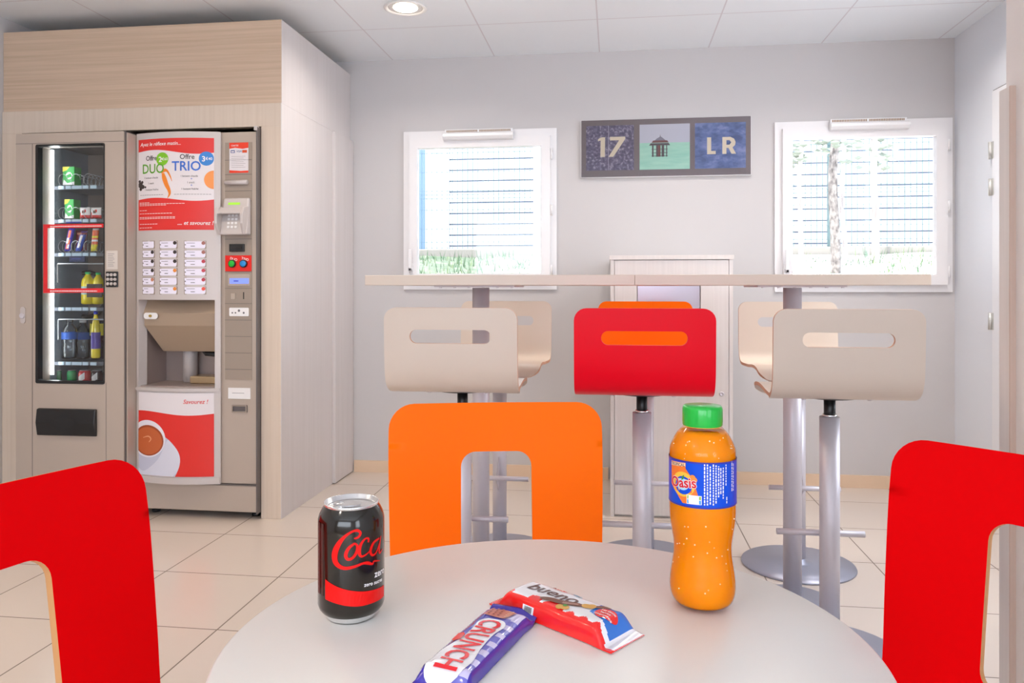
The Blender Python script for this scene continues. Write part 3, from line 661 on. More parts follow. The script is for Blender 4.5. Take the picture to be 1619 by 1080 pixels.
# dispensing bay
b = MB(); NI = mat('bay_metal', srgb(165, 150, 145), .35, .3)
b.box(-2.224, -1.853, 3.62, 3.63, .60, 1.03, NI); b.box(-2.228, -2.222, Y2 + .03, 3.63, .60, 1.03, NI); b.box(-1.855, -1.849, Y2 + .03, 3.63, .60, 1.03, NI); b.box(-2.224, -1.853, Y2 - .01, 3.63, .598, .618, NI); b.box(-2.224, -1.853, Y2 + .03, 3.63, 1.02, 1.03, NI)
b.tube([(-2.075, 3.585, .62), (-2.075, 3.585, .86)], .035, MACH_L)
bay = b.build('dispensing_bay', cf, off=co)
b = MB(); VI = mat('bay_visor', srgb(176, 156, 136), .3, .35)
pf = [(3.455, 1.022), (3.43, .96), (3.435, .90), (3.50, .775)]; vs = []
for i, (yy, zz) in enumerate(pf):
    xl = (-2.222, -2.222, -2.22, -2.165)[i]
    vs += [(xl, yy, zz), (-1.856, yy, zz)]
vs2 = [(x, y + .01, z - .002) for x, y, z in vs]; n = len(vs)
b.add(vs + vs2, [(2 * i, 2 * i + 2, 2 * i + 3, 2 * i + 1) for i in range(3)] + [(n + 2 * i, n + 2 * i + 1, n + 2 * i + 3, n + 2 * i + 2) for i in range(3)] + [(6, n + 6, n + 7, 7), (0, 2, n + 2, n), (2, 4, n + 4, n + 2), (4, 6, n + 6, n + 4)], VI)
b.build('visor', bay, off=co)
b = MB(); b.tube([(-2.0, 3.53, .80), (-1.96, 3.53, .762), (-1.90, 3.53, .758), (-1.87, 3.53, .752)], [.006, .012, .012, .010], BLACK); b.build('dispensing_nozzle', bay, off=co)
b = MB(); b.box(-2.03, -1.86, 3.50, 3.60, .618, .655, mat('drip_gold', srgb(190, 165, 130), .25, .7)); b.build('drip_tray', bay, off=co, bevel=.006)
for i in range(7): pass
b = MB(); b.lathe([(.011, 0), (.013, .004), (.010, .006)], MACH_L, seg=16); b.v = [(x - 1.925, 3.62 - z, y * 1.4 + .705) for x, y, z in b.v]; b.build('cup_sensor', bay, off=co)
b = MB(); u, v = px(238, 499.5); shell(b, rrect(u - .036, u + .036, v - .015, v + .015, .014, 5), [], FP(3.425), .008, WHITE2, MACH_D, smooth=False); b.lathe([(.006, 0), (.006, .008)], mat('brass', srgb(190, 160, 80), .3, .8), seg=14)
k0 = len(b.v) - 28; b.v[k0:] = [(x + u, 3.421 - z, y + v) for x, y, z in b.v[k0:]]; b.build('visor_lock', bay, off=co)
# lower poster with a cup
lx0, lx1, lz0, lz1 = -2.222, -1.856, .202, .590; LW, LH = lx1 - lx0, lz1 - lz0; lp = lambda a, bq: (lx0 + a * LW, lz0 + bq * LH)
po = MB(); decal(po, [lp(i / 12, 0) for i in range(13)] + [lp(1 - i / 12, 1) for i in range(13)], bf(0), WH_P, .0005, grid=(.015, .1))
decal(po, [lp(0, 0)] + [lp(i / 12, 0) for i in range(1, 12)] + [lp(1, 0)] + [lp(1 - t / 20, .755 + .022 * sin((1 - t / 20) * 2 * pi * .8 + 1.2)) for t in range(21)], bf(0), ink('cup_poster_red', 224, 45, 38, .35), .001, grid=(.015, .1))
lpo = po.build('cup_poster', dd, off=co)
cl = lambda pts: dedupe([(max(u, lx0 + .0004), max(v, lz0 + .0004)) for u, v in pts])
q = MB()
body = [(.0, .62), (.15, .66), (.30, .60), (.36, .50), (.47, .42), (.57, .30), (.595, .18), (.56, .06), (.53, .0), (.0, .0)]
decal(q, cl([lp(*p) for p in catmull(body[:-1], 4)] + [lp(0, 0)]), bf(0), ink('cup_shadow', 196, 198, 218), .0013, grid=(.015, .05))
decal(q, cl([lp(*p) for p in catmull([(0, .08), (.1, .05), (.3, .2), (.42, .42), (.47, .42), (.57, .30), (.595, .18), (.56, .06), (.50, .0)], 4)] + [lp(0, 0)]), bf(0), ink('cup_side', 216, 217, 232), .0016, grid=(.015, .05))
e1 = [lp(.145 + .26 * cos(a), .44 + .225 * sin(a)) for a in [i * pi / 20 for i in range(40)]]
decal(q, cl(e1), bf(0), ink('cup_rim', 232, 230, 240), .0019, grid=(.015, .05))
q.build('printed_cup', lpo, off=co)
q = MB(); e2 = [lp(.155 + .225 * cos(a), .42 + .185 * sin(a)) for a in [i * pi / 20 for i in range(40)]]
decal(q, cl(e2), bf(0), ink('coffee_rim', 160, 75, 40), .0024, grid=(.015, .05)); e2 = [lp(.155 + .205 * cos(a), .415 + .165 * sin(a)) for a in [i * pi / 20 for i in range(40)]]
decal(q, cl(e2), bf(0), ink('coffee', 196, 98, 52), .0028, grid=(.015, .05)); stroke(q, [(*lp(.08, .45), .003), (*lp(.16, .47), .006), (*lp(.2, .44), .006), (*lp(.17, .40), .003)], bf(0), ink('foam', 226, 160, 120), .0032)
q.build('printed_coffee', lpo, off=co)
q = MB(); u, v = lp(.63, .875); text(q, 'Savourez !', u, v, .027, bf(0), ink('poster_red', 222, 48, 44), shear=.25, sx=.95, bold=.01, lift=.0012); q.build('red_lettering', lpo, off=co)
# bottom lip of the bowed door
b = MB(); shell(b, rrect(-2.236, -1.830, .168, .198, .002, 1), [], lambda u, v: (bulge(u, v)[0] + Vector((0, -.004, 0)), bulge(u, v)[1]), .056, MACH_L, MACH_L, grid=(.02, .02)); b.build('lower_lip', dd, off=co)
b = MB(); shell(b, rrect(-2.236, -1.830, .598, .612, .002, 1), [], lambda u, v: (bulge(u, v)[0] + Vector((0, -.004, 0)), bulge(u, v)[1]), .056, MACH_L, MACH_L, grid=(.02, .02)); b.build('bay_ledge', dd, off=co)
# control column details
CX0, CX1 = px(356, 300)[0], px(398, 300)[0]
b = MB(); b.box(CX0, CX1, Y2 - .001, Y2 + .003, .652, 1.757, MACH_D)
for y_ in (253, 276, 302, 318, 378, 404, 430, 456, 480, 506, 532, 558, 584):
    z = px(376, y_)[1]; b.box(CX0, CX1, Y2 - .002, Y2, z - .001, z + .001, EDGE)
b.build('column_modules', cf, off=co)
b = MB(); b.box(-1.829, -1.8275, Y2 - .003, Y2 + .003, .4, 1.806, EDGE); b.box(-2.24, -1.653, Y2 - .003, Y2 + .003, .160, .165, EDGE); b.build('column_seam', cf, off=co)
b = MB(); u0, v1 = px(363, 226); u1, v0 = px(393, 273); h = v1 - v0; w = u1 - u0; F = FP(Y2 - .001)
decal(b, [(u0, v0), (u1, v0), (u1, v1), (u0, v1)], F, WH_P, .001)
decal(b, [(u0, v1), (u0, v1 - h * .2), (u0 + w * .3, v1 - h * .17), (u0 + w * .7, v1 - h * .21), (u1, v1 - h * .18), (u1, v1)], F, ink('notice_red', 235, 60, 30), .0014)
decal(b, [(u0, v0), (u1, v0), (u1, v0 + h * .07), (u0 + w * .6, v0 + h * .06), (u0, v0 + h * .09)], F, ink('notice_red', 235, 60, 30), .0014)
for (a, w_, c_) in ((.07, .22, ink('card_blue', 60, 85, 150)), (.68, .25, ink('card_orange', 215, 80, 40))): decal(b, [(u0 + a * w, v1 - h * .34), (u0 + (a + w_) * w, v1 - h * .34), (u0 + (a + w_) * w, v1 - h * .25), (u0 + a * w, v1 - h * .25)], F, c_, .0014)
decal(b, [(u0 + .10 * w, v1 - h * .32), (u0 + .26 * w, v1 - h * .32), (u0 + .26 * w, v1 - h * .28), (u0 + .10 * w, v1 - h * .28)], F, WT, .0018)
text(b, 'VISA', u0 + .37 * w, v1 - h * .32, .013, F, ink('card_blue', 60, 85, 150), shear=.2, bold=.01, lift=.0016)
text(b, 'CARTES', u0 + .1 * w, v1 - h * .12, .010, F, WT, bold=.01, lift=.0018)
for j in range(7): decal(b, [(u0 + .1 * w, v0 + h * (.18 + j * .06)), (u0 + w * (.85 - .1 * (j % 2)), v0 + h * (.18 + j * .06)), (u0 + w * (.85 - .1 * (j % 2)), v0 + h * (.187 + j * .06)), (u0 + .1 * w, v0 + h * (.187 + j * .06))], F, TXT_D, .0014)
b.build('payment_notice', cf, off=co)
b = MB(); u0, v1 = px(358, 286); u1, v0 = px(393, 292); b.tube([(u0, Y2 - .012, (v0 + v1) / 2), (u1, Y2 - .012, (v0 + v1) / 2)], .011, MACH_L); b.build('receipt_bar', cf, off=co)
# payment terminal
u0, v1 = px(355, 314); u1, v0 = px(397, 372)
ul = px(352, 340)[0]
b = MB(); b.add([(u0, Y2, v0), (u1, Y2, v0), (u1, Y2, v1), (u0, Y2, v1), (u0 + .0, Y2 - .05, v0), (u1, Y2 - .05, v0), (u1 - .004, Y2 - .018, v1), (u0 + .008, Y2 - .018, v1)],
                [(0, 3, 2, 1), (4, 5, 6, 7), (0, 1, 5, 4), (1, 2, 6, 5), (2, 3, 7, 6), (3, 0, 4, 7)], MACH_L)
pt = b.build('payment_terminal', cf, off=co, bevel=.006)
def slope_fn(u, v):
    t = (v - v0) / (v1 - v0); return Vector((u, Y2 - .05 + .032 * t, v)), Vector((0, -.985, .17))
b = MB(); ua, va = px(365, 325); ub, vb = px(383.5, 321); decal(b, [(ua, va), (ub, va), (ub, vb), (ua, vb)], slope_fn, mat('lcd_green', srgb(150, 200, 60), .3, emit=srgb(150, 215, 50), estr=.5), .002); b.build('green_display', pt, off=co)
b = MB()
# hood: two cheeks and a brow
for s_, xa in ((0, ul), (1, u1 - .016)):
    pr_ = [(0, v0 + .01), (-.045, v0 - .0), (-.07, v0 + .05), (-.07, v0 + .095), (-.05, v0 + .125), (0, v0 + .135)]
    vs = [(xa, Y2 - .01 + a, z) for a, z in pr_] + [(xa + .014, Y2 - .01 + a, z) for a, z in pr_]; n = 6
    b.add(vs, [(i, (i + 1) % n, n + (i + 1) % n, n + i) for i in range(n)] + [tuple(reversed(range(n))), tuple(range(n, 2 * n))], MACH_L)
b.add([(ul + .01, Y2 - .045, v0 + .127), (u1 - .005, Y2 - .045, v0 + .127), (u1 - .005, Y2 - .077, v0 + .098), (ul + .01, Y2 - .077, v0 + .098), (ul + .01, Y2 - .045, v0 + .120), (u1 - .005, Y2 - .045, v0 + .120), (u1 - .005, Y2 - .072, v0 + .092), (ul + .01, Y2 - .072, v0 + .092)],
      [(0, 3, 2, 1), (4, 5, 6, 7), (3, 7, 6, 2), (0, 1, 5, 4), (0, 4, 7, 3), (1, 2, 6, 5)], MACH_L)
b.build('keypad_hood', pt, off=co, bevel=.004)
for i in range(3):
    for j in range(4):
        q = MB(); u = u0 + .036 + i * .018; v = v0 + .03 + j * .018
        decal(q, rrect(u, u + .012, v, v + .011, .002, 2), slope_fn, WHITE2, .003); q.v = q.v; q.build('key', pt, off=co)
b = MB(); u0_, v1_ = px(364, 386); u1_, v0_ = px(387, 398); b.box(u0_, u1_, Y2 - .012, Y2, v0_, v1_, BLACK); b.box(u0_ + .008, u1_ - .008, Y2 - .016, Y2 - .012, (v0_ + v1_) / 2 - .003, (v0_ + v1_) / 2 + .003, DARK); b.build('card_reader', cf, off=co, bevel=.003)
b = MB(); u0_, v1_ = px(356.5, 404); u1_, v0_ = px(398, 429); b.box(u0_, u1_, Y2 - .004, Y2, v0_, v1_, ink('button_plate_red', 228, 28, 14)); bp_ = b.build('button_plate', cf, off=co, bevel=.001)
for xx, nm, cc, w_ in ((368, 'green_button', (20, 185, 50), 'DUO'), (386, 'blue_button', (30, 140, 215), 'TRIO')):
    u, v = px(xx, 417); q = MB(); q.lathe([(.0185, 0), (.0185, .006), (.016, .009), (.0145, .009)], BLACK, seg=24, cap=False); q.lathe([(.0145, .0), (.0145, .010), (.011, .013), (.001, .0132)], ink(nm, *cc), seg=24, cap=False)
    q.v = [(x + u, Y2 - .004 - z, y + v) for x, y, z in q.v]; text(q, w_, u - .012, v + .021, .016, FP(Y2 - .004), WT, rot=-.25, bold=.01, lift=.0008); q.build(nm, bp_, off=co)
b = MB(); u0_, v1_ = px(361, 434); u1_, v0_ = px(395, 452); b.box(u0_, u1_, Y2 - .004, Y2, v0_, v1_, MACH); s_ = b.build('screen_frame', cf, off=co, bevel=.002)
b = MB(); ua, vb = px(364, 440); ub, va = px(394, 448.5); b.box(ua, ub, Y2 - .006, Y2 - .003, va, vb, mat('lcd_blue', srgb(110, 130, 225), .3, emit=srgb(120, 140, 240), estr=.7)); b.box(ua + .02, ub - .05, Y2 - .0064, Y2 - .006, va + .01, va + .015, ink('lcd_dark', 60, 70, 170)); b.build('blue_display', s_, off=co)
b = MB(); u, v = px(385.5, 467.5); b.box(u - .002, u + .002, Y2 - .003, Y2, v - .016, v + .016, BLACK); u, v = px(370, 468); b.box(u - .012, u + .008, Y2 - .006, Y2, v - .014, v + .012, MACH); b.build('coin_slot', cf, off=co)
b = MB(); ua, vb = px(363, 486.5); ub, va = px(394, 500); shell(b, rrect(ua, ub, va, vb, .005, 3), [], FP(Y2 - .002), .004, WHITE2, MACH, smooth=False)
for xx, rr in ((368, .004), (378.5, .006), (386, .005), (373, .004)): b.add([(x, Y2 - .0045, z) for x, z in circ(px(xx, 492)[0], (va + vb) / 2 + (.006 if rr > .0055 else -.004), rr, 10)], [tuple(range(10))], TXT_D)
b.build('coin_sticker', cf, off=co)
b = MB(); ua, vb = px(361, 613); ub, va = px(396, 631); b.box(ua, ub, Y2 - .0015, Y2 + .002, va, vb, WHITE2); b.box(ua + .02, ub - .03, Y2 - .002, Y2 - .0015, (va + vb) / 2, (va + vb) / 2 + .002, TXT_D); b.build('white_sticker', cf, off=co)
b = MB(); ua, vb = px(367, 640); ub, va = px(391, 652.5); shell(b, rrect(ua, ub, va, vb, .003, 2), [rrect(ua + .006, ub - .006, va + .006, vb - .006, .002, 2)], FP(Y2 - .003), .006, MACH_D, EDGE, smooth=False); b.box(ua + .005, ub - .005, Y2, Y2 + .004, va + .005, vb - .005, EDGE); b.build('coin_return', cf, off=co)

# ------------------------------------------------------------------ picture on the back wall
pic = thing('wall_picture', 'wide dark framed triple picture reading 17 LR between the two windows', 'picture', (.272, YB, 1.86)); pco = (.272, YB, 1.86)
b = MB(); b.box(-.193, .737, YB - .022, YB - .0005, 1.697, 2.021, mat('picture_edge', (.80, .78, .78), .3)); b.build('frame', pic, off=pco, bevel=.001)
b = MB(); b.box(-.190, .734, YB - .024, YB - .022, 1.701, 2.019, mat('picture_board', srgb(112, 98, 102), .5)); b.build('board', pic, off=pco)
def noise_print(name, cols, scale, stretch=(1, 1, 1)):
    m, nt, bb = new_mat(name); L = nt.links.new; bb.inputs['Roughness'].default_value = .5
    tc = nt.nodes.new('ShaderNodeTexCoord'); mp = nt.nodes.new('ShaderNodeMapping'); mp.inputs['Scale'].default_value = stretch; n = nt.nodes.new('ShaderNodeTexNoise'); n.inputs['Scale'].default_value = scale; n.inputs['Detail'].default_value = 8; n.inputs['Roughness'].default_value = .7
    r = nt.nodes.new('ShaderNodeValToRGB'); e = r.color_ramp.elements; e[0].position = .38; e[0].color = (*cols[0], 1); e[1].position = .66; e[1].color = (*cols[-1], 1)
    if len(cols) == 3: x = e.new(.52); x.color = (*cols[1], 1)
    L(tc.outputs['Object'], mp.inputs['Vector']); L(mp.outputs['Vector'], n.inputs['Vector']); L(n.outputs['Fac'], r.inputs['Fac']); L(r.outputs['Color'], bb.inputs['Base Color']); return m
ps = [plane_at(927, 199, YB), plane_at(1002, 274, YB), plane_at(1011, 197, YB), plane_at(1090, 272, YB), plane_at(1098, 195, YB), plane_at(1178, 271, YB)]
IV = ink('ivory_print', 222, 208, 186)
Fp = FP(YB - .0244)
def sq(i): return ps[2 * i][0], ps[2 * i + 1][0], 1.737, 1.988
x0, x1, z0, z1 = sq(0); b = MB(); b.box(x0, x1, YB - .0252, YB - .024, z0, z1, noise_print('worn_metal_print', [srgb(68, 60, 92), srgb(98, 88, 120), srgb(170, 162, 185)], 70)); b.box(x0 + .123, x0 + .126, YB - .0256, YB - .0252, z0, z1, ink('scratch', 170, 162, 185)); o_ = b.build('left_print', pic, off=pco)
q = MB(); Fq = FP(YB - .0255)
w = x1 - x0; h = z1 - z0; pq = lambda a, bq: (x0 + a * w, z0 + bq * h)
decal(q, [pq(.30, .30), pq(.395, .30), pq(.40, .74), pq(.32, .74), pq(.25, .70), pq(.25, .655), pq(.305, .67)], Fq, IV); decal(q, [pq(.47, .30), pq(.57, .30), pq(.82, .69), pq(.82, .745), pq(.50, .745), pq(.50, .665), pq(.69, .665)], Fq, IV); q.build('number_seventeen', o_, off=pco)
x0, x1, z0, z1 = sq(1); w = x1 - x0; h = z1 - z0
b = MB(); zm = z0 + .59 * h; b.box(x0, x1, YB - .0252, YB - .024, z0, zm, noise_print('sea_print', [srgb(150, 205, 188), srgb(175, 218, 200)], 6, (1, 1, 8))); b.box(x0, x1, YB - .0252, YB - .024, zm, z1, ink('sky_print', 190, 190, 205)); o_ = b.build('middle_print', pic, off=pco)
q = MB(); KP = ink('pavilion_dark', 74, 66, 72); KR = ink('pavilion_roof', 120, 115, 135); KB = ink('pavilion_brown', 110, 62, 62)
decal(q, [pq(.28, .62), pq(.54, .62), pq(.48, .68), pq(.42, .73), pq(.34, .68)], Fq, KR); decal(q, [pq(.405, .72), pq(.42, .72), pq(.415, .78)], Fq, KP)
decal(q, [pq(.24, .59), pq(.58, .59), pq(.55, .64), pq(.27, .64)], Fq, KB, .0008); decal(q, [pq(.19, .53), pq(.61, .53), pq(.58, .58), pq(.22, .58)], Fq, KP, .001)
for a, a2 in ((.25, .28), (.33, .36), (.44, .49), (.53, .55)): decal(q, [pq(a, .28), pq(a2, .28), pq(a2, .55), pq(a, .55)], Fq, KP, .0011)
decal(q, [pq(.345, .28), pq(.42, .28), pq(.42, .55), pq(.345, .55)], Fq, KB, .0009)
for zz in (.29, .36, .44): decal(q, [pq(.24, zz), pq(.56, zz), pq(.56, zz + .012), pq(.24, zz + .012)], Fq, KP, .0012)
q.build('printed_pavilion', o_, off=pco)
x0, x1, z0, z1 = sq(2); w = x1 - x0; h = z1 - z0
b = MB(); b.box(x0, x1, YB - .0252, YB - .024, z0, z1, noise_print('blue_paint_print', [srgb(60, 80, 130), srgb(92, 112, 168), srgb(130, 140, 190)], 14, (1, 1, 1.6))); o_ = b.build('right_print', pic, off=pco)
q = MB(); decal(q, [pq(.24, .31), pq(.41, .31), pq(.41, .38), pq(.32, .38), pq(.32, .68), pq(.24, .68)], Fq, IV)
R_o = [pq(.54, .31), pq(.62, .31), pq(.62, .44), pq(.66, .44), pq(.72, .31), pq(.81, .31), pq(.74, .45), pq(.79, .50), pq(.80, .57), pq(.77, .64), pq(.70, .68), pq(.54, .68)]
decal(q, R_o, Fq, IV, holes=[[pq(.62, .51), pq(.68, .51), pq(.715, .56), pq(.68, .61), pq(.62, .61)]]); q.build('letters', o_, off=pco)
MB().box(-.189, .733, YB - .028, YB - .0262, 1.7015, 2.0185, glass_mat('picture_glass', (1, 1, 1), 1.0)).build('glazing', pic, off=pco)

# ------------------------------------------------------------------ low waste cupboard below the picture
cu = thing('waste_cupboard', 'low pale wood cupboard with a metal flap, standing behind the red stool', 'cupboard', (.27, 4.05, 0)); cuo = (.27, 4.05, 0)
CY = 3.70; cl0 = plane_at(965, 500, CY)[0]; cl1 = plane_at(1159, 500, CY)[0]; ct = 1.232
b = MB(); b.box(cl0, cl1, CY + .02, YB - .013, .0, ct - .02, GRAIN_C); b.build('carcass', cu, off=cuo)
b = MB(); b.box(cl0 - .004, cl1 + .004, CY - .004, YB - .013, ct - .02, ct, GRAIN_C); b.build('top_board', cu, off=cuo, bevel=.001)
for a, c_ in ((cl0, cl0 + .018), (cl1 - .018, cl1)): MB().box(a, c_, CY, CY + .02, 0, ct - .02, GRAIN_C).build('stile', cu, off=cuo, bevel=.0008)
fx0, fx1 = plane_at(1007, 480, CY)[0], plane_at(1108, 480, CY)[0]; fz0, fz1 = .98, 1.092
b = MB(); shell(b, rrect(cl0 + .020, cl1 - .020, .012, ct - .024, .001, 1), [rrect(fx0, fx1, fz0, fz1, .001, 1)], FP(CY + .009), .018, GRAIN_C, GRAIN_C, smooth=False); cd = b.build('cupboard_door', cu, off=cuo, bevel=.0008)
b = MB(); b.box(fx0 + .004, fx1 - .004, CY + .010, CY + .014, fz0 + .004, fz1 - .004, mat('flap_steel', (.48, .44, .50), .28, .8)); b.build('metal_flap', cd, off=cuo)
b = MB(); b.lathe([(.011, 0), (.011, .003), (.008, .005), (.006, .005), (.005, .002), (.0005, .002)], STEEL, seg=20, cap=False); lx, lz = plane_at(1141, 623, CY); b.v = [(x + lx, CY - z, y + lz) for x, y, z in b.v]; b.build('lock', cd, off=cuo)
MB().box(cl0 + .01, cl1 - .01, CY + .03, CY + .034, 0, .012, DARK).build('floor_gap', cu, off=cuo)

# ------------------------------------------------------------------ bar table
bt = thing('bar_table', 'long high cream bar table on two round steel columns', 'table', (.06, 2.77, 0))
b = MB(); b.box(-.877, -.0, -.30, .30, 1.088, 1.121, CREAM); b.box(.0005, .877, -.30, .30, 1.088, 1.121, CREAM); b.build('tabletop', bt, bevel=.0015)
for x in (-.542, .542):
    b = MB(); b.lathe([(.0305, .008), (.0305, 1.08)], STEEL, (x, 0, 0), 40); b.build('column', bt)
    b = MB(); b.box(x - .14, x + .14, -.14, .14, 1.082, 1.088, STEEL)
    for i in range(6): b.box(x - .12 + .05 * i - .004, x - .12 + .05 * i + .004, -.13, -.12, 1.079, 1.082, STEEL)
    b.build('mounting_plate', bt)
    MB().lathe([(.14, 0), (.142, .004), (.138, .010), (.035, .012), (.031, .03)], STEEL_B, (x, 0, 0), 48).build('base_plate', bt)

# ------------------------------------------------------------------ bar stools
prof = catmull([(-.187, 1.022), (-.184, .95), (-.181, .88), (-.176, .83), (-.160, .795), (-.130, .777), (-.09, .770), (-.02, .772), (.06, .779), (.12, .780), (.175, .773), (.205, .755), (.213, .738)], 6)
cum = [0]
for i in range(1, len(prof)): cum.append(cum[-1] + math.hypot(prof[i][0] - prof[i - 1][0], prof[i][1] - prof[i - 1][1]))
def prof_fn(prof, cum, bow=0.):
    def fn(u, s):
        s = max(0, min(cum[-1] - 1e-6, s)); i = 0
        while i < len(cum) - 2 and cum[i + 1] < s: i += 1
        t = (s - cum[i]) / max(1e-9, cum[i + 1] - cum[i]); a, b_ = prof[i], prof[i + 1]
        y = a[0] + (b_[0] - a[0]) * t; z = a[1] + (b_[1] - a[1]) * t
        def tang(k):
            k0, k1 = max(0, k - 1), min(len(prof) - 1, k + 1); dy, dz = prof[k1][0] - prof[k0][0], prof[k1][1] - prof[k0][1]; L = math.hypot(dy, dz); return dy / L, dz / L
        ta, tb = tang(i), tang(i + 1); dy = ta[0] + (tb[0] - ta[0]) * t; dz = ta[1] + (tb[1] - ta[1]) * t
        n = Vector((0, dz, -dy)).normalized()      # outward (rear / underside)
        return Vector((u, y + bow * u * u * max(0, 1 - s / .45), z)), n
    return fn
STOT = cum[-1]
def stool_half(s):
    if s < .265: return .197
    t = min(1, (s - .265) / .07); t = t * t * (3 - 2 * t); return .197 - .013 * t
right = []
for k in range(7): a = radians(90 - 90 * k / 6); right.append((.197 - .035 + .035 * cos(a), .035 - .035 * sin(a)))
s = .05
while s < STOT - .055: right.append((stool_half(s), s)); s += .015
for k in range(7): a = radians(90 * k / 6); right.append((.184 - .05 + .05 * cos(a), STOT - .05 + .05 * sin(a)))
stool_outline = right + [(-x, y) for x, y in reversed(right)]
shz = next(cum[i] for i in range(len(prof)) if prof[i][1] < .943)
slot = rrect(-.120, .120, shz - .02, shz + .02, .0198, 8)
def make_stool(label, face, x, y, rz, edge):
    t = thing('bar_stool', label, 'stool', (x, y, 0), rz, 'stools around the high bar table')
    b = MB(); shell(b, stool_outline, [slot], prof_fn(prof, cum), .011, face, edge, grid=(.036, .0125)); b.build('seat_shell', t)
    b = MB(); b.lathe([(.03, .755), (.075, .758), (.085, .766), (.088, .7665)], BLACKM, seg=28); b.box(-.10, .10, -.085, .085, .7655, .768, BLACKM)
    for q_ in (-.09, .09): b.lathe([(.006, .759), (.006, .766)], STEEL, (q_, -.07, 0), 10)
    b.build('swivel_plate', t)
    b = MB(); b.lathe([(.0165, .708), (.0165, .715), (.0165, .76)], BLACKM, seg=24); b.build('gas_lift', t)
    b = MB(); b.lathe([(.020, .699), (.020, .708), (.015, .709)], mat('chrome', (.85, .85, .86), .12, 1), seg=24); b.build('collar', t)
    b = MB(); b.lathe([(.0285, .006), (.0285, .700)], STEEL, seg=36); b.build('column', t)
    b = MB(); b.tube([(-.13, .105, .325), (.13, .105, .325)], .0095, STEEL, 16); fb = b.build('footrest', t)
    b = MB(); v = [(.026, .255), (.026, .395), (.10, .333), (.10, .317)]; vs = [(-.002, a, c) for a, c in v] + [(.002, a, c) for a, c in v]
    b.add(vs, [(3, 2, 1, 0), (4, 5, 6, 7), (0, 1, 5, 4), (1, 2, 6, 5), (2, 3, 7, 6), (3, 0, 4, 7)], STEEL); b.build('gusset', fb)
    b = MB(); b.lathe([(.210, 0), (.213, .003), (.211, .008), (.06, .011), (.032, .014), (.029, .03)], STEEL_B, seg=64); b.build('base_plate', t)
    return t
s0 = make_stool('cream bar stool nearest the vending machines, back turned to the viewer', CREAM, -.476, 2.40, 0, PLY2)
make_stool('red bar stool in the middle of the near row', RED2, .080, 2.40, 0, RED2)
make_stool('orange bar stool half hidden behind the red one', ORANGE, .124, 3.15, pi, ORANGE)
dup(s0, (.626, 2.395, 0), 0, 'cream bar stool at the right of the near row, back turned to the viewer')
dup(s0, (-.470, 3.15, 0), pi, 'cream bar stool on the window side of the table, below the left window')
dup(s0, (.705, 3.15, 0), pi, 'cream bar stool on the window side of the table, below the right window')

# ------------------------------------------------------------------ round table, chairs
tx, ty = -.0626, .721
rt = thing('round_table', 'small round cream cafe table in the foreground', 'table', (tx, ty, 0))
b = MB(); b.lathe([(.0001, .724), (.292, .724), (.298, .727), (.300, .732), (.300, .744), (.2985, .7485), (.296, .75), (.0001, .75)], TABLE, seg=128, cap=False); b.build('tabletop', rt)
MB().lathe([(.03, .012), (.03, .724)], STEEL, seg=36).build('column', rt)
MB().lathe([(.165, 0), (.168, .004), (.163, .01), (.05, .014), (.03, .03)], STEEL_B, seg=56).build('base_plate', rt)
MB().box(-.12, .12, -.12, .12, .718, .724, STEEL).build('mounting_plate', rt)
cprof = catmull([(-.262, .856), (-.247, .78), (-.234, .70), (-.222, .62), (-.212, .55), (-.200, .50), (-.175, .465), (-.135, .449), (-.08, .443), (0, .441), (.08, .445), (.14, .450), (.175, .445), (.200, .430)], 6)
ccum = [0]
for i in range(1, len(cprof)): ccum.append(ccum[-1] + math.hypot(cprof[i][0] - cprof[i - 1][0], cprof[i][1] - cprof[i - 1][1]))
CT = ccum[-1]
def chair_half(s): return .205 - .007 * min(1, max(0, s - .08) / .25) ** 1.3 if s < .4 else max(.19, .198 - (s - .4) * .1)
right = []
cr = .048
for k in range(9): a = radians(90 - 90 * k / 8); right.append((.205 - cr + cr * cos(a), cr - cr * sin(a)))
s = .07
while s < CT - .07: right.append((chair_half(s), s)); s += .02
hw = chair_half(CT)
for k in range(7): a = radians(90 * k / 6); right.append((hw - .06 + .06 * cos(a), CT - .06 + .06 * sin(a)))
chair_outline = right + [(-x, y) for x, y in reversed(right)]
chair_hole = rrect(-.0675, .0675, .093, .318, (.028, .028, .028, .028), 7)
def make_chair(label, face, x, y, rz):
    t = thing('cafe_chair', label, 'chair', (x, y, 0), rz, 'bent plywood chairs around the round table')
    b = MB(); shell(b, chair_outline, [chair_hole], prof_fn(cprof, ccum, .25), .011, face, PLY, grid=(.03, .016)); b.build('seat_shell', t)
    for sx_ in (-1, 1):
        for sy_, yt, yb_ in ((1, .12, .19), (-1, -.13, -.21)):
            b = MB(); b.tube([(sx_ * .13, yt * .6, .432), (sx_ * .155, yt, .425), (sx_ * .175, yt + (yb_ - yt) * .25, .37), (sx_ * .19, yb_, .006)], .0105, STEEL, 14); b.lathe([(.013, 0), (.013, .02)], BLACK, (sx_ * .19, yb_, 0), 14); b.build('leg', t)
    b = MB(); b.box(-.14, .14, -.09, -.07, .425, .435, STEEL); b.box(-.14, .14, .06, .08, .425, .435, STEEL); b.build('seat_frame', t)
    return t
make_chair('orange plywood chair with a cut-out back on the far side of the round table', ORANGE, -.179, 1.243, radians(191.6))
c1 = make_chair('red plywood chair with a cut-out back on the right side of the round table', RED, .374, .920, radians(132.6))
dup(c1, (-.452, .707, 0), radians(-105.9), 'red plywood chair with a cut-out back on the left side of the round table')

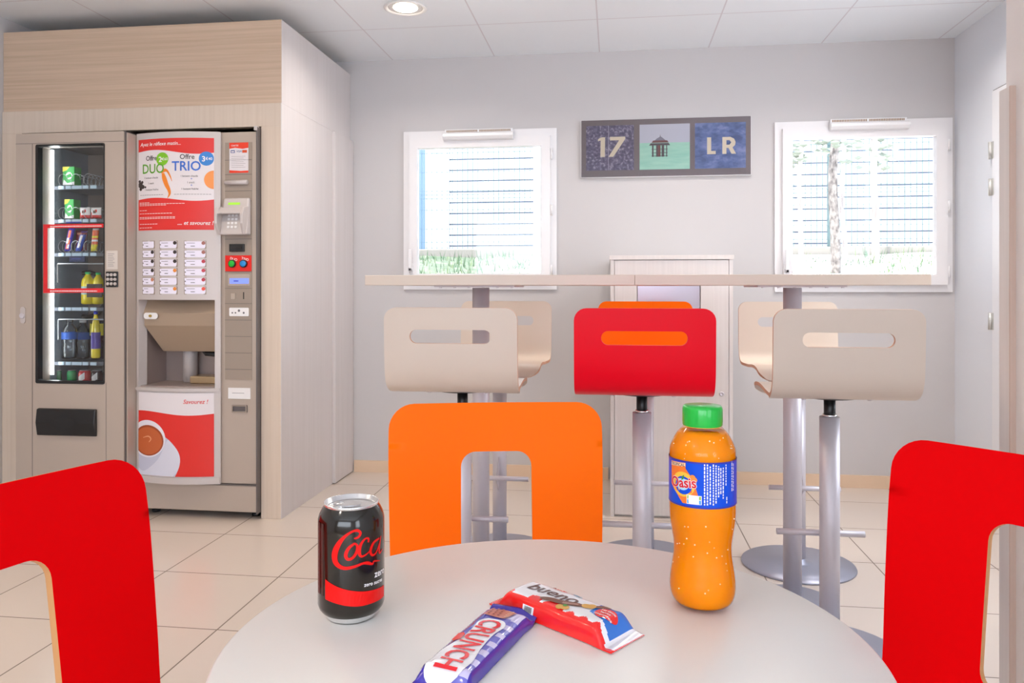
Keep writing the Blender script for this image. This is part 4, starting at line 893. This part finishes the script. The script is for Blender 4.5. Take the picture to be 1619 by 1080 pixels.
# ------------------------------------------------------------------ cola can
ZT = .7505
CB = -1.2348
can = thing('soda_can', 'black drink can with red script lettering on the round table', 'drink can', (-.264, .756, ZT))
CK = mat('can_black', (.014, .010, .006), .16, .3, coat=.5); CR = mat('can_red_print', (.80, .004, .003), .4, spec=.2, coat=.12); AL = mat('aluminium', (.80, .80, .80), .22, .95)
b = MB(); b.lathe([(.0225, .0015), (.0235, 0), (.0245, .001), (.0295, .0075)], AL, seg=64, cap=False); b.build('base_rim', can)
b = MB(); b.lathe([(.0293, .0072), (.0318, .0105), (.0330, .0145), (.0331, .09), (.0328, .0985), (.0315, .1035), (.0290, .1085), (.0268, .1118)], CK, seg=96, cap=False); b.build('can_body', can)
b = MB(); b.lathe([(.0267, .1116), (.0273, .1128), (.0276, .1142), (.0270, .1150), (.0260, .1144), (.0252, .1105), (.0240, .1100), (.0001, .1108)], AL, seg=64, cap=False); b.build('lid', can)
b = MB(); shell(b, [(.016 * cos(a) * (1 if cos(a) < 0 else .8), .0095 * sin(a)) for a in [i * pi / 14 for i in range(28)]], [[(-.009 + .0042 * cos(a), .005 * sin(a)) for a in [i * pi / 8 for i in range(16)]]], lambda u, v: (Vector((u - .002, v - .002, .1122)), Vector((0, 0, 1))), .0012, AL, AL, smooth=False); b.build('pull_tab', can)
def canf(u, v):      # u = arc length from the camera-facing meridian, v = height
    a = CB + u / .0331; return Vector((.0331 * cos(a), .0331 * sin(a), v)), Vector((cos(a), sin(a), 0))
S = lambda pts, ws=1.: [(p[0] * .0331, p[1] / 1000, p[2] * .0001476 * ws) for p in pts]
b = MB()
stroke(b, S([(0.077, 86.8, 10), (0.192, 87.6, 15), (0.262, 91.2, 17), (0.175, 94.2, 17), (0.014, 93.5, 15), (-0.197, 88.8, 20), (-0.382, 81.1, 34), (-0.494, 72.4, 42), (-0.479, 64.6, 38), (-0.341, 60.0, 28), (-0.155, 58.4, 22), (0.098, 59.6, 18), (0.337, 61.5, 16), (0.502, 60.7, 22), (0.657, 58.5, 12), (0.714, 60.8, 12), (0.987, 58.5, 4)]), canf, CR, .0003)
stroke(b, S([(0.098, 82.0, 14), (-0.07, 78.1, 20), (-0.163, 71.4, 24), (-0.104, 67.1, 20), (0.035, 68.3, 18), (0.149, 73.5, 20), (0.166, 79.2, 16), (0.09, 82.0, 12), (.0, 80.5, 8)]), canf, CR, .0004)
stroke(b, S([(.09, 82, 8), (.19, 79.0, 9), (0.30, 80.4, 6)]), canf, CR, .0005)
stroke(b, S([(0.502, 80.9, 12), (0.511, 84.4, 14), (0.406, 85.1, 12), (0.27, 80.1, 20), (0.227, 73.2, 22), (0.279, 68.7, 16), (0.429, 69.5, 10), (0.614, 73.6, 8)]), canf, CR, .0003)
stroke(b, S([(0.946, 81.4, 12), (0.702, 79.3, 18), (0.577, 72.4, 20), (0.635, 67.4, 16), (0.787, 68.4, 12), (0.947, 75.9, 14), (1.03, 82.8, 10), (0.943, 72.2, 18), (0.963, 66.4, 14), (1.129, 68.7, 8)]), canf, CR, .0004)
b.build('script_lettering', can)
b = MB(); tp = catmull([(-0.846, 45.6), (-0.513, 41.4), (-0.112, 37.4), (0.315, 34.3), (0.714, 32.7), (1.279, 30.9)], 4); bt_ = catmull([(-0.846, 26.0), (-0.465, 24.0), (-0.112, 21.8), (0.227, 20.4), (0.714, 20.2), (1.279, 19.8)], 4)
vs = []
for (a, z), (a2, z2) in zip(tp, bt_):
    for aa, zz in ((a, z), (a2, z2)): p, n = canf(aa * .0331, zz / 1000); vs.append(p + n * .0003)
b.add(vs, [(2 * i + 1, 2 * i, 2 * i + 2, 2 * i + 3) for i in range(len(tp) - 1)], CR); b.build('red_band', can)
b = MB(); text(b, 'zero', .73 * .0331, .0445, .0095, canf, WT, bold=.02, sx=1., rot=-.03, lift=.0004); text(b, 'zero sucres', .37 * .0331, .0385, .0052, canf, WT, bold=.02, rot=-.05, lift=.0004); b.build('white_lettering', can)
b = MB()
for u0, u1, m_ in ((-1.33, -1.12, ink('can_brown', 62, 26, 22, .3)), (-1.05, -.93, ink('can_brown', 62, 26, 22, .3))):
    vs = []
    for i in range(5):
        for zz in (.028, .0985): p, n = canf((u0 + (u1 - u0) * i / 4) * .0331, zz); vs.append(p + n * .0002)
    b.add(vs, [(2 * i, 2 * i + 2, 2 * i + 3, 2 * i + 1) for i in range(4)], m_)
for i in range(14): 
    p = i * .0045 + .034
    vs = [canf(-1.27 * .0331, p)[0] * 1.0, canf(-1.22 * .0331, p)[0], canf(-1.22 * .0331, p + .002)[0], canf(-1.27 * .0331, p + .002)[0]]
    vs = [v + Vector((v.x, v.y, 0)).normalized() * .0004 for v in vs]; b.add(vs, [(0, 1, 2, 3)], TXT_D)
b.build('side_print', can)

# ------------------------------------------------------------------ orange drink bottle
bo = thing('juice_bottle', 'plastic bottle of orange drink with green cap on the round table', 'drink bottle', (.09, .83, ZT))
LIQ = mat('orange_drink', (1.0, .29, .0), .25, sss=.5, spec=.15); LIQ.node_tree.nodes['Principled BSDF'].inputs['Subsurface Radius'].default_value = (.03, .012, .002)
bp = [(.0001, .003), (.020, .002), (.0285, .004), (.0325, .011), (.0338, .020), (.0333, .029), (.0318, .040), (.0302, .050), (.0297, .058), (.0300, .066), (.0315, .076), (.0334, .088), (.0340, .100), (.0341, .118), (.0341, .140), (.0341, .152), (.0340, .157), (.0335, .163), (.0308, .170), (.0262, .178), (.0212, .1835), (.0180, .187), (.0170, .190)]
bq2 = catmull(bp, 3)
lq = [(max(.0001, r - .0007), z + .0006) for r, z in bq2 if z < .181]; lq.append((.0001, lq[-1][1] + .0001))
MB().lathe(lq, LIQ, seg=72, cap=False).build('liquid', bo)
SHL = glass_mat('bottle_plastic', (1, .995, .99), .55, 1.38, .05)
MB().lathe(bq2 + [(.0168, .200)], SHL, seg=72, cap=False).build('bottle_shell', bo)
GC = mat('bottle_cap_green', (.0, .42, .035), .3, coat=.3)
cp = MB(); seg = 90; vs = []
for (r, z, rib) in [(.0200, .1865, 0), (.0204, .1875, 0), (.0204, .1895, 0), (.0204, .1905, 1), (.0203, .2035, 1), (.0200, .2055, 0), (.0190, .2070, 0), (.0001, .2072, 0)]:
    for k in range(seg): a = 2 * pi * k / seg; rr = r + (.0003 if (rib and k % 3 == 0) else 0); vs.append((rr * cos(a), rr * sin(a), z))
cp.add(vs, [(i * seg + k, i * seg + (k + 1) % seg, (i + 1) * seg + (k + 1) % seg, (i + 1) * seg + k) for i in range(7) for k in range(seg)], GC, True); cp.build('cap', bo)
MB().lathe([(.0178, .1855), (.0192, .1857), (.0192, .1868), (.0178, .187)], ink('neck_ring', 250, 190, 60), seg=48, cap=False).build('neck_ring', bo)
BB = -1.6788; RB = .0344
def botf(u, v): a = BB + u / RB; return Vector((RB * cos(a), RB * sin(a), v)), Vector((cos(a), sin(a), 0))
LB = mat('label_royal_blue', (.002, .07, .60), .4, spec=.2, coat=.08)
b = MB(); b.lathe([(.0344, .1085), (.0344, .1535)], LB, seg=72, cap=False); lab = b.build('label', bo)
DB = ink('label_navy', 40, 40, 150)
b = MB()
for z0_, z1_ in ((.1080, .1096), (.1528, .1545)): b = MB(); b.lathe([(.03455, z0_), (.03455, z1_)], DB, seg=72, cap=False); b.build('label_border', lab)
U = lambda pts: [(a * RB, z / 1000) for a, z in pts]
b = MB(); OL = ink('label_orange', 245, 120, 40); 
decal(b, U([(-1.10, 151.5), (-0.497, 152.5), (-0.50, 146.7), (-0.34, 140.0), (-0.186, 128.1), (-0.05, 112.0), (-0.60, 111.5), (-0.80, 119), (-1.10, 127.6)]), botf, OL, .0003, grid=(.006, .01))
decal(b, [(-.60 * RB + .0135 * cos(a), .1305 + .0125 * sin(a)) for a in [i * pi / 12 for i in range(24)]], botf, ink('label_glow', 250, 190, 60), .0004, grid=(.006, .01))
decal(b, [(-.58 * RB + .0098 * cos(a), .1295 + .0092 * sin(a)) for a in [i * pi / 12 for i in range(24)]], botf, LB, .0005, grid=(.006, .01))
decal(b, [(-.60 * RB + .0072 * cos(a), .1305 + .0060 * sin(a)) for a in [i * pi / 12 for i in range(24)]], botf, ink('label_sky', 170, 215, 235), .0006, grid=(.006, .01))
decal(b, [(-.64 * RB, .1345), (-.60 * RB, .139), (-.54 * RB, .1405), (-.56 * RB, .136)], botf, ink('label_leaf', 50, 140, 60), .0007)
for a_, z_, r_ in ((-.28, 138.5, .0030), (-.22, 136.5, .0026), (-.34, 136.8, .0024)): decal(b, circ(a_ * RB, z_ / 1000, r_, 14), botf, ink('label_fruit', 250, 140, 50), .0007)
b.build('fruit_emblem', lab)
b = MB(); text(b, 'Oasis', -1.02 * RB, .1262, .0145, botf, WT, bold=.05, rot=.09, lift=.0008, sx=.92); text(b, 'Oasis', -1.02 * RB, .1262, .0145, botf, ink('label_redtext', 215, 20, 40), bold=.022, rot=.09, lift=.0010, sx=.92); b.build('red_lettering', lab)
b = MB(); decal(b, U([(-1.10, 146.8), (-.50, 148.8), (-.50, 152.3), (-1.10, 151.0)]), botf, ink('label_peach', 250, 205, 165), .0005, grid=(.006, .01)); text(b, 'TROPICAL', -1.07 * RB, .1476, .0044, botf, GRY, bold=.01, rot=.06, lift=.0007, sx=.93); b.build('flavour_strip', lab)
b = MB(); decal(b, U([(-.46, 111.9), (-.02, 112.1), (-.02, 121.0), (-.46, 120.9)]), botf, WT, .0006, grid=(.006, .01)); decal(b, U([(-.44, 117), (-.04, 117), (-.04, 120.4), (-.44, 120.4)]), botf, ink('label_olive', 150, 180, 60), .0008); decal(b, U([(-.44, 112.5), (-.04, 112.5), (-.04, 116.4), (-.44, 116.4)]), botf, ink('label_lightblue', 60, 150, 215), .0008); b.build('nutrition_box', lab)
b = MB()
for i, (a_, za, zb_) in enumerate(((.06, 112, 153), (.14, 112, 153), (.22, 113, 151), (.31, 112, 153), (.39, 114, 152), (.47, 120, 151), (.54, 123, 150), (.62, 118, 150), (.72, 131, 152), (.75, 113, 120), (.98, 124, 154), (1.06, 124, 152))):
    z = za
    while z < zb_:
        h_ = random.uniform(1.2, 3.5); z2 = min(z + h_, zb_); w_ = .018
        vs = []
        for q_ in U([(a_ - w_, z), (a_ + w_, z), (a_ + w_, z2), (a_ - w_, z2)]): p, n = botf(*q_); vs.append(p + n * .0004)
        b.add(vs, [(0, 1, 2, 3)], WT); z = z2 + .9
b.build('small_print', lab)
b = MB(); rs = random.Random(3); BUB = mat('bubble', srgb(255, 240, 200), .1)
def rad_at(z):
    for (r0, z0_), (r1, z1_) in zip(bq2, bq2[1:]):
        if z0_ <= z <= z1_: return r0 + (r1 - r0) * (z - z0_) / max(1e-6, z1_ - z0_)
    return .03
for i in range(38):
    z = rs.choice([rs.uniform(.155, .178), rs.uniform(.02, .10)]); a = BB + rs.uniform(-1.3, 1.2); r = rad_at(z) + .0001; rr = rs.uniform(.0004, .0008)
    b.lathe([(.00005, -rr), (rr * .7, -rr * .7), (rr, 0), (rr * .7, rr * .7), (.00005, rr)], BUB, (r * cos(a), r * sin(a), z), 8, cap=False)
bb_ = b.build('bubbles', bo); bb_['kind'] = 'stuff'

# ------------------------------------------------------------------ wrapped chocolate bars on the table
def packet(name, label, cx, cy, ang, L, W, H, crimp, matfn, sag=.15, nu=150, nv=44, crimp_lift=0):
    """pillow pack: u along the length 0..1, v across 0..1. returns root + surface function"""
    t = thing(name, label, 'snack bar', (cx, cy, ZT), ang)
    def hgt(u, v):
        x = u * L; e = min(x, L - x); k = 0 if e < crimp else min(1, (e - crimp) / (.014)); k = sin(k * pi / 2)
        w = abs(2 * v - 1); prof_ = (1 - w ** 8) ** .55
        wr = .0004 * sin(x * 420 + 3 * v) * (1 - k) + .00025 * sin(x * 170 + v * 9) * k
        return .0012 + (H - .0012) * k * prof_ * (1 - sag * .1 * sin(u * 11)) + wr * (1 if k > 0 else 1)
    def wid(u):
        x = u * L; e = min(x, L - x); k = 0 if e < crimp else min(1, (e - crimp) / .02); return W * (1.06 - .06 * k)
    def surf(u, v):
        z = hgt(u, v); x = (u - .5) * L; y = (v - .5) * wid(u)
        return Vector((x, y, z + crimp_lift * max(0, 1 - u * L / .016) ** .8))
    def sfn(u, v):
        u = max(.001, min(.999, u)); v = max(.001, min(.999, v)); e = .004
        p = surf(u, v); a = surf(min(.999, u + e), v) - surf(max(.001, u - e), v); c = surf(u, min(.999, v + e)) - surf(u, max(.001, v - e)); n = a.cross(c)
        return p, (n.normalized() if n.length > 0 else Vector((0, 0, 1)))
    b = MB(); vs = []
    for j in range(nv + 1):
        for i in range(nu + 1):
            u = i / nu
            vs.append(surf(u, j / nv))
    Wn = nu + 1
    # zig-zag crimped ends
    for j in range(nv + 1):
        for i, sg in ((0, -1), (nu, 1)):
            p = vs[j * Wn + i]; vs[j * Wn + i] = Vector((p.x + sg * (.0018 if j % 2 else 0), p.y, p.z))
    n1 = len(vs); bot_ = [Vector((p.x, p.y, .0003 + max(0, (p.z - H - .0005) if False else 0) + (crimp_lift * max(0, 1 - (L / 2 + p.x) / .016) ** .8))) for p in vs]
    b.v = [tuple(p) for p in vs + bot_]
    for j in range(nv):
        for i in range(nu):
            f = (j * Wn + i, j * Wn + i + 1, (j + 1) * Wn + i + 1, (j + 1) * Wn + i); m = matfn((i + .5) / nu, (j + .5) / nv)
            b.f.append(f); b.m.append(b.mi(m)); b.sm.append(True)
            b.f.append(tuple(k + n1 for k in reversed(f))); b.m.append(b.mi(m)); b.sm.append(True)
    ring = [j * Wn for j in range(nv + 1)] + [nv * Wn + i for i in range(1, nu + 1)] + [j * Wn + nu for j in range(nv - 1, -1, -1)] + [i for i in range(nu - 1, 0, -1)]
    for k in range(len(ring)):
        a, c = ring[k], ring[(k + 1) % len(ring)]; b.f.append((a, c, c + n1, a + n1)); b.m.append(0); b.sm.append(False)
    b.build('wrapper', t)
    return t, sfn, L, W
PWH = mat('pack_white', (.86, .84, .86), .22, coat=.5); PRD = mat('pack_red', (.85, .012, .01), .22, coat=.5); PBL = mat('pack_blue', (.02, .17, .62), .22, coat=.5); PCH = mat('pack_choc', srgb(112, 62, 40), .3); PNT = mat('pack_nut', srgb(214, 160, 70), .3); PGN = mat('pack_green', srgb(70, 150, 50), .3)
def bueno(u, v):
    if u > .935: return PWH if v > .10 else PRD
    if u < .05: return PWH if v > .55 else PRD
    if v < .13: return PRD
    if u < .16: return PRD if v < .5 - (u - .05) * 2.5 else PWH
    if .30 < u < .40 and v < .30 + .3 * (u - .30): return PRD
    if .42 < u < .60 and v < .13 + .24 * sin((u - .42) * 17.4): return PRD
    if .60 < u < .90 and v < .17 + .05 * sin(u * 60): return PRD
    if u > .72 and v > .24 + (.93 - u) * 1.1: return PBL
    return PWH
t, fn, L, W = packet('wafer_bar', 'white and red wafer bar packet lying on the round table', -.0515, .7725, radians(-36.5), .155, .050, .019, .009, bueno)
pf_ = lambda u, v: fn(u / L, v / W)
b = MB(); text(b, 'bueno', .028, .0235, .0225, pf_, mat('pack_brown_text', srgb(92, 56, 46), .3), shear=.2, sx=1.12, bold=.012, lift=.0006); b.build('brown_lettering', t)
b = MB(); text(b, 'Kinder', .050, .0405, .0068, pf_, PRD, bold=.02, lift=.0006, sx=1.1); text(b, 'K', .050, .0405, .0068, pf_, BLACK, bold=.02, lift=.0009, sx=1.1); b.build('red_lettering', t)
b = MB(); decal(b, [(.082 + .006 * cos(a), .0425 + .0016 * sin(a)) for a in [i * pi / 8 for i in range(16)]], pf_, ink('pack_teal', 70, 160, 190), .0006); b.build('teal_mark', t)
b = MB(); decal(b, [(.1285 + .0115 * cos(a), .0275 + .0095 * sin(a)) for a in [i * pi / 12 for i in range(24)]], pf_, PRD, .0008, grid=(.004, .004))
for i, s_ in enumerate(('Les deux', 'barres', 'croquantes')): text(b, s_, .1285, .0305 - i * .0048, .0044, pf_, WT, bold=.015, align='CENTER', lift=.0013)
b.build('round_badge', t)
b = MB(); stroke(b, [(.058, .0125, .004), (.066, .0150, .008), (.082, .0195, .009), (.098, .0255, .007), (.103, .0275, .002)], pf_, PCH, .0008)
stroke(b, [(.082, .0185, .004), (.090, .0215, .0045), (.097, .0250, .004)], pf_, mat('pack_choc_light', srgb(165, 120, 105), .3), .0011)
for a_, c_ in ((.104, .0290), (.108, .0315)): decal(b, circ(a_, c_, .0050, 16), pf_, PNT, .0010, grid=(.003, .003))
stroke(b, [(.112, .0335, .005), (.119, .0375, .006), (.125, .0405, .002)], pf_, PCH, .0008)
for a_, c_ in ((.086, .0105), (.091, .0120)): decal(b, circ(a_, c_, .0044, 16), pf_, PNT, .0010, grid=(.003, .003))
decal(b, circ(.0885, .0150, .0024, 10), pf_, PGN, .0013); b.build('printed_wafer', t)
b = MB()
for i in range(7): decal(b, [(.048 + i * .0014, .0004), (.0487 + i * .0014, .0004), (.0487 + i * .0014, .0016), (.048 + i * .0014, .0016)], pf_, BLACK, .0009)
decal(b, [(.045, .0002), (.0595, .0002), (.0595, .0019), (.045, .0019)], pf_, WT, .0005); b.build('bar_code_strip', t)
PPU = mat('pack_purple', (.045, .025, .36), .2, coat=.5); PP2 = mat('pack_violet', (.14, .13, .50), .2, coat=.5); PLV = mat('pack_lavender', srgb(200, 190, 225), .2, coat=.6)
def crunch(u, v):
    if u < .085 or u > .94: return PPU
    if v < .12 or v > .93: return PPU
    if u < .12: return PLV if v > .15 else PPU
    if u < .24 and .2 < v: return PP2 if v < .5 else PLV
    if v < .22 and u > .2: return PPU
    if v > .78: return PLV if (sin(u * 60) > .1) else PP2
    return PP2
# local +x runs from the far end towards the viewer
t, fn2, L2, W2_ = packet('crisp_chocolate_bar', 'purple and white crisped chocolate bar packet lying nearest the viewer', -.1225, .6935, atan2(-.149, -.043), .168, .048, .014, .012, crunch, crimp_lift=.007)
# text reads from the far end to the near one with its top to the right -> v grows to the left of +x, so mirror
pc = lambda u, v: fn2(u / L2, v / W2_)
b = MB(); WBL = [(.046, .016), (.054, .010), (.075, .012), (.10, .010), (.125, .005), (.150, .006), (.156, .018), (.150, .036), (.13, .040), (.10, .036), (.075, .036), (.058, .038), (.048, .032)]
decal(b, catmull(WBL + [WBL[0]], 4)[:-1], pc, PWH, .0006, grid=(.004, .004)); b.build('white_splash', t)
b = MB(); text(b, 'CRUNCH', .050, .0135, .0290, pc, mat('crunch_red', (.78, .02, .03), .25), bold=.022, lift=.0012, sx=.80); b.build('red_lettering', t)
b = MB(); decal(b, [(.020, .010), (.040, .008), (.043, .030), (.026, .036)], pc, mat('wafer_print', srgb(196, 112, 92), .3), .0010, grid=(.004, .004))
for i in range(4): stroke(b, [(.026 + i * .004, .0335, .0012), (.027 + i * .004, .0285, .0012)], pc, mat('wafer_line', srgb(235, 190, 150), .3), .0015)
for i in range(12): decal(b, circ(.025 + (i % 4) * .0042, .012 + (i // 4) * .005, .0012, 8), pc, mat('wafer_dark', srgb(150, 70, 55), .3), .0015)
b.build('printed_bar', t)
b = MB(); decal(b, [(.086, .005), (.100, .005), (.102, .009), (.098, .012), (.088, .012), (.084, .009)], pc, PRD, .0014); b.build('red_crest', t)
b = MB()
for r_ in range(2):
    x = .03
    while x < .15:
        w_ = random.uniform(.002, .005); decal(b, [(x, .0012 + r_ * .0016), (x + w_, .0012 + r_ * .0016), (x + w_, .0021 + r_ * .0016), (x, .0021 + r_ * .0016)], pc, PLV, .0006); x += w_ + .0012
b.build('small_print', t)

# ------------------------------------------------------------------ outside, seen through the windows
EARTH = grain_mat('bank_earth', srgb(200, 195, 190), srgb(215, 210, 205), (4, 4, 4), .9)  # tone kept pale to bounce daylight in through the windows
b = MB(); nx, ny = 40, 14; vs = []; rs = random.Random(5)
for j in range(ny + 1):
    for i in range(nx + 1):
        x = -5 + 11 * i / nx; y = 4.75 + 3.2 * j / ny; vs.append((x, y, .75 + .66 * (j / ny) ** .6 + rs.uniform(-.02, .02)))
b.add(vs, [(j * (nx + 1) + i, j * (nx + 1) + i + 1, (j + 1) * (nx + 1) + i + 1, (j + 1) * (nx + 1) + i) for j in range(ny) for i in range(nx)], EARTH, True)
GRASSY = grain_mat('bank_grass', srgb(46, 66, 48), srgb(88, 92, 80), (9, 9, 9), .9); kk = b.mi(GRASSY)
for fi in range(len(b.f)):
    jj, ii = divmod(fi, nx)
    if -5 + 11 * ii / nx < .6 and jj > 4: b.m[fi] = kk
b.box(-5, 6, 4.75, 14, -.1, .70, EARTH); b.build('ground', kind='structure')
b = MB(); rs = random.Random(9); BL = [mat('grass_blade', srgb(52, 78, 52), .8), mat('grass_blade_pale', srgb(85, 100, 66), .8)]
for i in range(2600):
    x = rs.uniform(-2.6, 3.4); y = rs.uniform(5.6, 7.85); j = (y - 4.75) / 3.2; z = .75 + .66 * j ** .6 - .02; h = rs.uniform(.03, .10) * (1.4 if sin(x * 3.1) > 0 else .7); a = rs.uniform(0, pi); w = .006
    b.add([(x - w * cos(a), y - w * sin(a), z), (x + w * cos(a), y + w * sin(a), z), (x + rs.uniform(-.04, .04), y + rs.uniform(-.03, .03), z + h)], [(0, 1, 2)], BL[i % 3 > 1])
tag(b.build('grass'), 'green and straw coloured grass on the bank outside the windows', 'grass', kind='stuff')
SID = mat('pale_siding', (.36, .38, .42), .6); SIDG = mat('siding_groove', srgb(72, 84, 104), .7)
bd = thing('clad_building', 'pale ribbed-clad building seen beyond both windows', 'building', (0, 9.6, 1.3)); bdo = (0, 9.6, 1.3)
b = MB(); b.box(-5, 7, 9.45, 9.8, 1.2, 4.6, SID); b.build('wall', bd, off=bdo)
b = MB()
for k in range(22): z = 1.47 + k * .1335; b.box(-2.036, 7, 9.425, 9.45, z, z + .117, SID); b.box(-2.036, 7, 9.44, 9.449, z + .117, z + .1335, SIDG)
b.build('cladding', bd, off=bdo)
MB().box(-2.333, -2.036, 9.40, 9.45, 1.2, 4.6, SID).build('corner_pilaster', bd, off=bdo)
MB().box(-2.9, -2.333, 9.40, 9.45, 1.2, 4.6, mat('slate_blue', srgb(70, 92, 130), .6)).build('blue_panel', bd, off=bdo)
tag(MB().box(-4.5, 6, 7.98, 8.1, .9, 1.485, mat('concrete', srgb(102, 99, 94), .85)).build('garden_wall', bevel=.01), 'low concrete wall between the grass bank and the mesh fence', 'wall')
FEN = mat('fence_wire', srgb(58, 82, 84), .5, .2)
b = MB()
x = -4.4
while x < 5.9: b.box(x - .003, x + .003, 8.04, 8.045, 1.48, 3.2, FEN); x += .055
z = 1.50
while z < 3.2: b.box(-4.4, 5.9, 8.036, 8.041, z - .0025, z + .0025, FEN); z += .2
for z in (1.56, 2.02, 2.06, 2.5): b.box(-4.4, 5.9, 8.033, 8.038, z - .003, z + .003, FEN)
f_ = thing('mesh_fence', 'welded wire mesh fence standing on the low concrete wall', 'fence', (0, 8.04, 1.48)); b.build('wire_mesh', f_, off=(0, 8.04, 1.48))
for x in (-4.3, -3.0, .45, 2.115, 4.6): MB().box(x - .025, x + .025, 8.05, 8.10, 1.4, 3.22, FEN).build('post', f_, off=(0, 8.04, 1.48))
b = MB(); b.tube([(-.528, 5.25, .85), (-.528, 5.25, 2.16), (-.535, 5.25, 2.20), (-.555, 5.25, 2.225), (-.585, 5.25, 2.20), (-.595, 5.25, 2.17)], .024, WHITE2, 14); tag(b.build('drain_pipe'), 'white pipe with a hooked top outside the right edge of the left window', 'pipe')
BARK = grain_mat('pale_bark', srgb(105, 98, 96), srgb(165, 158, 152), (12, 12, 2), .9); LEAF = mat('pale_leaf', srgb(100, 108, 96), .7)
DBARK = grain_mat('rough_bark', srgb(42, 38, 38), srgb(120, 114, 110), (30, 30, 14), .9)
rs = random.Random(21)
for i, (x, y, r, lb) in enumerate(((1.563, 6.9, .018, 'slim pale tree trunk at the left of the right window'), (1.705, 6.4, .034, 'thickest, rough-barked tree trunk outside the right window'), (1.91, 6.9, .018, 'thin bare tree trunk just right of the thick one'), (2.266, 7.2, .028, 'pale smooth tree trunk right of centre in the right window'))):
    tr_ = thing('tree', lb, 'tree', (x, y, 1.1), 0)
    b = MB(); b.tube([(rs.uniform(-.02, .02), 0, -.1 + k * .25) for k in range(11)], [r * (1.2 - .05 * k) for k in range(11)], DBARK if r > .03 else BARK, 12); b.build('trunk', tr_)
    b = MB()
    for k in range(110):
        a = rs.uniform(0, 2 * pi); rr = rs.uniform(.03, .16); z = rs.uniform(1.02, 2.0); c_ = (rr * cos(a), rr * sin(a), z); s_ = .04
        b.add([(c_[0] - s_, c_[1], c_[2]), (c_[0], c_[1] + rs.uniform(-.03, .03), c_[2] - s_ * .5), (c_[0] + s_, c_[1], c_[2]), (c_[0], c_[1], c_[2] + s_ * .5)], [(0, 1, 2, 3)], LEAF)
    b.build('foliage', tr_)
for i, (x, y, h, n, lb) in enumerate(((2.45, 6.0, .34, 90, 'sparse pale shrub at the foot of the trees, centre of the right window'), (2.0, 6.0, .18, 50, 'low dry shrub below the thick trunk outside the right window'), (3.0, 6.2, .36, 90, 'pale dry shrub at the right of the right window'))):
    b = MB()
    for k in range(n):
        a = rs.uniform(0, 2 * pi); l = rs.uniform(.4, 1) * h; d_ = rs.uniform(.1, .8)
        p0 = Vector((0, 0, 0)); p1 = Vector((cos(a) * l * d_ * .5, sin(a) * l * d_ * .5, l * .6)); p2 = Vector((cos(a) * l * d_, sin(a) * l * d_, l))
        w = Vector((-sin(a), cos(a), 0)) * .006; b.add([p0 - w, p0 + w, p1 + w * 2, p1 - w * 2, p2], [(0, 1, 2, 3), (3, 2, 4)], LEAF)
    o = b.build('shrub'); o.location = (x, y, 1.02); tag(o, lb, 'shrub')
